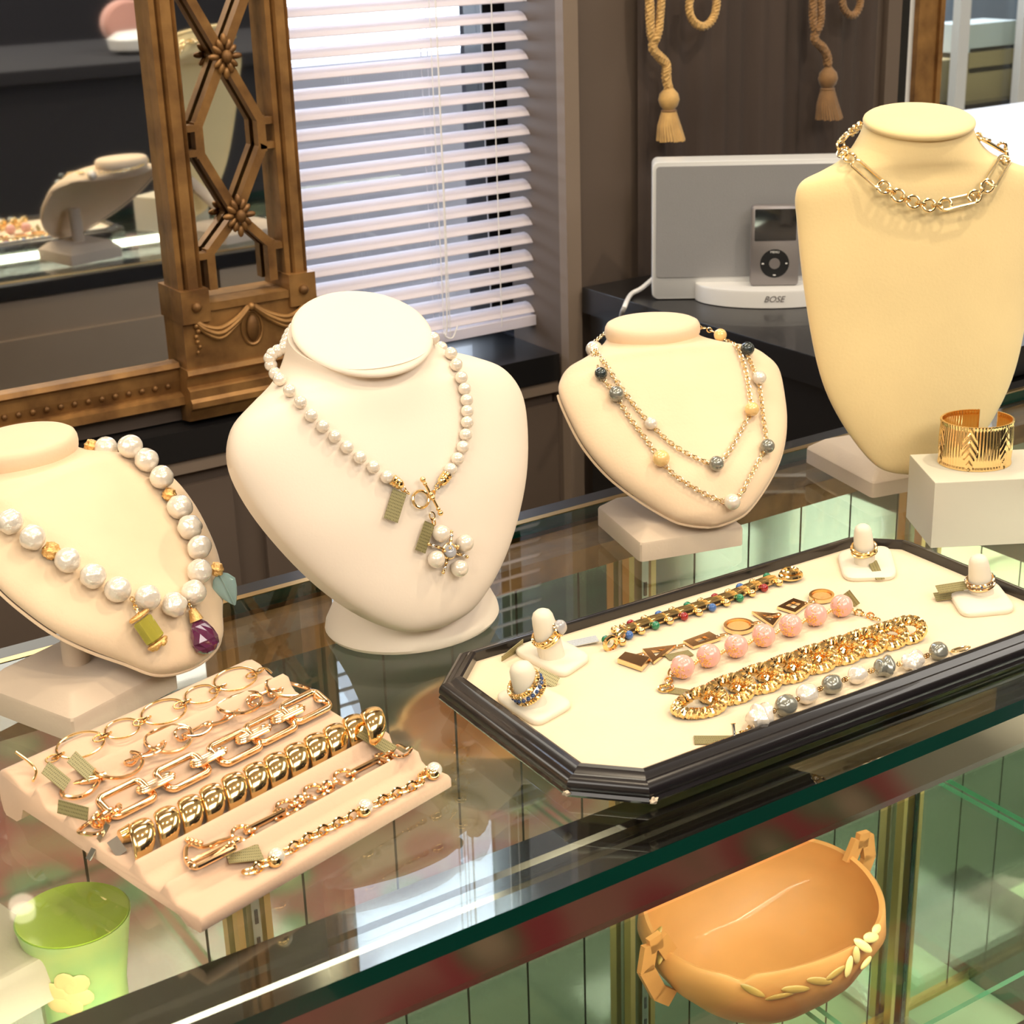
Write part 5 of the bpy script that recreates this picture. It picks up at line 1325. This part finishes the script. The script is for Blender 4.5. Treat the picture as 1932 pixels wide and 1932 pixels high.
# ---- rope link bracelet
q10 = thing('rope_link_bracelet', PT(1500,1270), 'thick gold bracelet of twisted rope curb links', 'bracelet')
def ropelink(a_, b_, wr, tw_=17, n=102):
    m = MB()
    for s in range(3):
        pts = []
        for i in range(n):
            t = 2*math.pi*i/n; c = Vector((a_*math.cos(t), b_*math.sin(t), .0022*math.sin(2*t))); rad = Vector((math.cos(t), math.sin(t), 0)); q = tw_*t + s*2*math.pi/3
            pts.append(c + rad*(wr*.6*math.cos(q)) + Z*(wr*.6*math.sin(q)))
        m.tube(pts, wr*.62, 5, closed=True)
    return m.mesh('rope_link', MT['gold'])
rk = ropelink(.0170, .0085, .0037, 22, 154)
cr_ = [(1320,1327),(1372,1303),(1425,1283),(1478,1264),(1528,1246),(1576,1230),(1622,1215),(1662,1203),(1697,1192)]
for i, (x_, y_) in enumerate(cr_):
    j = min(i, len(cr_)-2); a = PT(*cr_[j], .005); b = PT(*cr_[j+1], .005); ex = (b-a).normalized(); ey = Z.cross(ex)
    ex2 = (ex*math.cos(R(-26))+ey*math.sin(R(-26))+Z*.16).normalized()
    inst(rk, 'rope_link', frame(PT(x_, y_, .0068), ex2, ez=(Z*math.cos(R(-28))+ey*math.sin(R(-28)))), q10)

# ---- baroque pearl bracelet
q11 = thing('grey_and_white_pearl_bracelet', PT(1600,1290), 'bracelet of grey and white baroque pearls along the front of the tray', 'bracelet')
lst = [(1434,1353,'w',.0095,1.25),(1483,1331,'g',.0088,1),(1523,1309,'w',.0086,1),(1570,1291,'g',.0082,1),(1618,1273,'w',.0080,1),(1670,1258,'g',.0082,1.1),(1725,1247,'w',.0080,1.25),(1771,1228,'g',.0078,1)]
pc_l = []
for i, (x_, y_, k, r_, st) in enumerate(lst):
    c = PT(x_, y_, r_*.85); pc_l.append(c)
    me = ballmesh('white_pearl' if k == 'w' else 'grey_pearl', r_, 'pearlb' if k == 'w' else 'pearlgrey', 26, 16, lump(i+20, .10 if st > 1.05 else .03), (st, .9, .85))
    o = inst(me, me.name, Matrix.Translation(c) @ Matrix.Rotation(R(20), 4, 'Z'), q11)
    o.name = 'white_pearl' if k == 'w' else 'grey_pearl'
for a, b in zip(pc_l, pc_l[1:]):
    build(MB().tube([a.lerp(b, .3), b.lerp(a, .3)], .0005, 5), 'wire_link', 'gold', q11)
    for t in (.46, .54): build(MB().tube(band(a.lerp(b, t), .0016, tx, (Z+ty*.4).normalized(), 12), .0004, 5, closed=True), 'wire_loop', 'gold', q11)
P = crom([PT(1424,1368,.004), PT(1412,1378,.002), PT(1396,1388,.002), PT(1385,1388,.002)], 8); chain_along(P, q11, [(gl_, .0050)], 'chain_link')
a, b = PT(1383,1365,.012), PT(1386,1398,.001); build(MB().tube([a, a.lerp(b, .1), a.lerp(b, .9), b], [.0018, .0011, .0011, .0018], 8), 'toggle_bar', 'silver', q11)
a, b = PT(1318, 1396, .001), PT(1378, 1396, .001); ex = (b-a).normalized(); tag_plate(q11, (a+b)/2, ex, ty, .027, .011, 'tag')
inst(linkmesh('toggle_ring', oval(.0078, .0058, 22), .0009, 'goldp', 7), 'toggle_ring', frame(PT(1812,1225,.003), tx, ez=Z+ty*.4), q11)

# ============================================================ CUFF ON A BOX
bp = on_z(1756, 1034, .0003); baz = R(-30); bx_ = Vector((math.cos(baz), math.sin(baz), 0)); by_ = Vector((-math.sin(baz), math.cos(baz), 0))
BH = on_plane(1756, 912, bp, Vector((CF.x, CF.y, 0)).normalized()).z - ZC
box_ = MB().prism([(0, 0), (.115, 0), (.115, .075), (0, .075)], bp, bx_, by_, Z, BH, .0008)
o = build(box_, 'display_box', 'boxw', smooth=False); tag(o, 'plain off white cube box under the gold cuff at the right', 'box')
cb = on_z(1838, 872, BH); crx, cry = .0315, .0270; CH = .040
cf = MB(); lpo = []; nA, nH = 300, 26
for j in range(nH+1):
    row = []
    t = j/nH
    for i in range(nA+1):
        a = R(95 - 332*i/nA - 0) ; a = R(38 - 326*i/nA)
        u = i/nA; v = t
        rib = .00032*math.cos(u*2*math.pi*62)
        for cu, w in ((.28, .07), (.47, .07), (.66, .07)):      # leaf shaped areas with slanted ribs
            dx = (u-cu); 
            if abs(dx) < w*math.sin(math.pi*min(max(v, .05), .95))*.55: rib = .0005*math.cos((v*26 + abs(dx)*170)*1.3)
        edge = 1.0 if .04 < t < .96 else 1.02
        k = 1 + (.012*math.cos(2*math.pi*(t-.5)))
        row.append(Vector((cb.x, cb.y, ZC+BH+.0005+CH*t)) + bx_*((crx*k*edge+rib)*math.cos(a)) + by_*((cry*k*edge+rib)*math.sin(a)))
    lpo.append(row)
inner = [[Vector((cb.x+(p.x-cb.x)*.955, cb.y+(p.y-cb.y)*.955, p.z)) for p in row] for row in lpo]
n1 = nA+1; vs = [p for r in lpo for p in r]+[p for r in inner for p in r]; off = len(lpo)*n1; fs = []
for j in range(nH):
    for i in range(nA):
        fs.append((j*n1+i, j*n1+i+1, (j+1)*n1+i+1, (j+1)*n1+i)); fs.append((off+j*n1+i+1, off+j*n1+i, off+(j+1)*n1+i, off+(j+1)*n1+i+1))
for i in range(nA):
    fs.append((i+1, i, off+i, off+i+1)); fs.append((nH*n1+i, nH*n1+i+1, off+nH*n1+i+1, off+nH*n1+i))
for j in range(nH):
    fs.append((j*n1, (j+1)*n1, off+(j+1)*n1, off+j*n1)); fs.append(((j+1)*n1+nA, j*n1+nA, off+j*n1+nA, off+(j+1)*n1+nA))
cf.add(vs, fs)
cu = thing('gold_cuff', Vector((cb.x, cb.y, ZC+BH)), 'wide ribbed gold cuff bracelet with chevron leaves on white box', 'bracelet')
build(cf, 'cuff_band', 'gold', cu, angle=60)
for s in (0, nA):
    p0, p1 = (lpo[0][s]+inner[0][s])/2, (lpo[-1][s]+inner[-1][s])/2
    build(MB().tube([p0, p1], .0011, 8), 'cuff_end_rim', 'gold', cu)

# ============================================================ INSIDE THE COUNTER
# orange pottery bowl
bz = -.850; A = on_z(1210, 1735, bz); Bp = on_z(1672, 1680, bz); bcx = (A+Bp)/2; bcx = Vector((.838, .925, ZC-.54-bz*0)) if False else bcx
bc_ = Vector((.842, .918, 0)); 
bd_ = Vector((1, .05, 0)).normalized(); be_ = Vector((-bd_.y, bd_.x, 0))
bw = thing('pottery_bowl', Vector((bc_.x, bc_.y, ZS)), 'orange pottery bowl with two handles and flowers inside the counter', 'bowl')
zr_ = ZC-.31; hB = zr_-ZS-.0005
ax = (bd_, be_, Z); sc_ = 1.08
prof_o = [(.050, 0), (.056, .004), (.060, .006), (.078, hB*.25), (.098, hB*.50), (.110, hB*.78), (.1085, hB*.97), (.106, hB), (.1025, hB*.985), (.1035, hB*.80), (.092, hB*.52), (.072, hB*.28), (.054, .012), (.0, .011)]
def bowlmesh():
    m = MB(); n = 96; vs = []; c0 = Vector((bc_.x, bc_.y, ZS+.0005))
    nd = (on_z(1418, 1832, -.31)-Vector((bc_.x, bc_.y, ZC-.31))); na = math.atan2(nd.dot(be_), nd.dot(bd_))
    for k, (r_, z_) in enumerate(prof_o):
        for i in range(n):
            a = 2*math.pi*i/n; da = (a-na+math.pi) % (2*math.pi)-math.pi
            dz = 0
            if 5 <= k <= 9: dz = (-.006*math.exp(-(da/.10)**2)*(1 if da < .03 else .1) + .004*math.sin(a*3+.6))*(1 if 6 <= k <= 8 else .4)
            rel = 1+ (.012*math.sin(a*9+z_*60) if 3 <= k <= 5 else 0)
            vs.append(c0 + bd_*(r_*rel*1.07*math.cos(a)) + be_*(r_*rel*.93*math.sin(a)) + Z*(z_+dz))
    fs = [(j*n+i, j*n+(i+1) % n, (j+1)*n+(i+1) % n, (j+1)*n+i) for j in range(len(prof_o)-1) for i in range(n)]; fs.append(tuple(range(n-1, -1, -1)))
    return m.add(vs, fs)
build(bowlmesh(), 'bowl_body', 'bowl', bw, angle=60)
for s in (-1, 1):
    r_ = .1085*1.07; P0 = Vector((bc_.x, bc_.y, 0))+bd_*(s*r_)
    pts = [P0+bd_*(s*-.004)+Z*(zr_-.004), P0+bd_*(s*.006)+Z*(zr_+.014), P0+bd_*(s*.018)+Z*(zr_+.012), P0+bd_*(s*.022)+Z*(zr_-.010), P0+bd_*(s*.008)+Z*(zr_-.040), P0+bd_*(s*-.006)+Z*(zr_-.052)]
    m = MB()
    for a, b in zip(pts, pts[1:]): m.bar(a-(b-a)*.06, b+(b-a)*.06, .015, .0055, up=be_)
    build(m, 'bowl_handle', 'bowl', bw, smooth=False)
def onbowl(px, py, z):  return on_z(px, py, z)
bb = bowlmesh(); 
BB = bb.bvh()
for (x_, y_, L_, ang) in ((1640,1770,.020,65),(1625,1785,.020,35),(1612,1800,.018,10),(1630,1815,.016,100),(1598,1822,.018,-20),(1650,1755,.016,80)):
    h = hit(BB, x_, y_, .002)
    if h:
        p, n = h; u = (Z-n*Z.dot(n)).normalized(); v = n.cross(u); d = u*math.cos(R(ang))+v*math.sin(R(ang)); w = n.cross(d)
        build(MB().sphere(p, L_*.5, 12, 8, (1.1, .48, .26), (d, w, n)), 'flower_petal', 'bowlf', bw)
for (x_, y_, L_, ang) in ((1545,1850,.022,70),(1575,1835,.020,100),(1500,1865,.022,80),(1470,1878,.022,95),(1420,1868,.020,60),(1250,1795,.02,20),(1236,1770,.02,0)):
    h = hit(BB, x_, y_, .001)
    if h:
        p, n = h; u = (Z-n*Z.dot(n)).normalized(); v = n.cross(u); d = u*math.cos(R(ang))+v*math.sin(R(ang)); w = n.cross(d)
        build(MB().sphere(p, L_*.5, 12, 8, (1.2, .35, .16), (d, w, n)), 'leaf_relief', 'bowlg', bw)
# green vase
vz = -.605+.54; vc = on_z(137, 1727, vz); vr = .0368
vs_ = thing('green_flower_vase', Vector((vc.x, vc.y, ZS)), 'green vase with lime inside and cream flower, lower left in counter', 'vase')
hV = ZC+vz-ZS
build(MB().lathe((vc.x, vc.y, ZS+.0005), [(.028, 0), (.031, .004), (.028, .015), (.026, hV*.3), (.026, hV*.6), (.0285, hV*.85), (vr-.002, hV*.97), (vr, hV), (vr-.003, hV-.001), (vr-.0045, hV*.965)], 48), 'vase_body', 'vase', vs_)
build(MB().lathe((vc.x, vc.y, ZS+.0005), [(vr-.001, hV+.0008), (vr-.0035, hV*.955), (.0262, hV*.86), (.0238, hV*.70), (0, hV*.69)], 48), 'vase_lining', 'vasein', vs_)
vb = MB().lathe((vc.x, vc.y, ZS+.0005), [(.026, 0), (.026, hV*.6), (.0285, hV*.85), (vr, hV)], 48).bvh()
for k, (x_, y_) in enumerate(((105,1870),(125,1855),(145,1858),(150,1880),(135,1895),(112,1892))):
    h = hit(vb, x_, y_, .0008)
    if h:
        p, n = h; c2 = hit(vb, 130, 1876, .0008)[0]; d = (p-c2); d = (d-n*d.dot(n)); d = d.normalized() if d.length > 1e-4 else Z; w = n.cross(d)
        build(MB().sphere(p, .0095, 12, 8, (1, .8, .14), (d, w, n)), 'flower_petal', 'bowlf', vs_)
# pale suede riser at the far lower left, inside
p = on_z(78, 1752, -.075)
rs = thing('suede_riser', Vector((p.x-.06, p.y-.03, ZS)), 'pale suede riser slab under the glass at the lower left corner', 'display riser')
ra_ = R(14); rex, rey = Vector((math.cos(ra_), math.sin(ra_), 0)), Vector((-math.sin(ra_), math.cos(ra_), 0))
build(MB().prism(rrect(-.15, -.03, 0, .10, .006), Vector((p.x, p.y, p.z-.032)), rex, rey, Z, .032, .006), 'suede_slab', 'basesuede', rs)
for a, c in ((-.012, -.018), (-.138, -.018), (-.012, .088), (-.138, .088)):
    q = p+rex*a+rey*c; build(MB().box((q.x-.004, q.y-.004, ZS+.0003), (q.x+.004, q.y+.004, p.z-.032)), 'clear_leg', 'pane', rs, smooth=False)
# dark tray on the deck at the right
p = on_z(1850, 1850, -.76)
o = build(MB().prism([(0, -.12), (.16, -.12), (.16, .02), (0, .02)], Vector((p.x, p.y, ZD+.0005)), X, Y, Z, .03, .001), 'dark_tray', 'darkglass', smooth=False); tag(o, 'dark flat tray on the pale deck, bottom right corner', 'tray')

# ============================================================ GROUPS OF LIKE THINGS
for o in bpy.data.objects:
    if o.parent is None and 'category' in o:
        n = o.name.split('.')[0]
        g = {'ring_stand': 'ring stands in the octagonal tray', 'tassel_tieback': 'rope tassels on the brown wall', 'tan_box': 'tan boxes in the far showcase', 'reflection_box': 'white boxes added for bright reflections'}.get(n)
        if n.endswith('_bust'): g = 'neck busts on the glass counter'
        if n.endswith('_ring'): g = 'rings on stands in the tray'
        if n.endswith('_bracelet'): g = 'bracelets on the blush ramp' if o.location.x < .5 else 'bracelets laid in the octagonal tray'
        if g: o['group'] = g
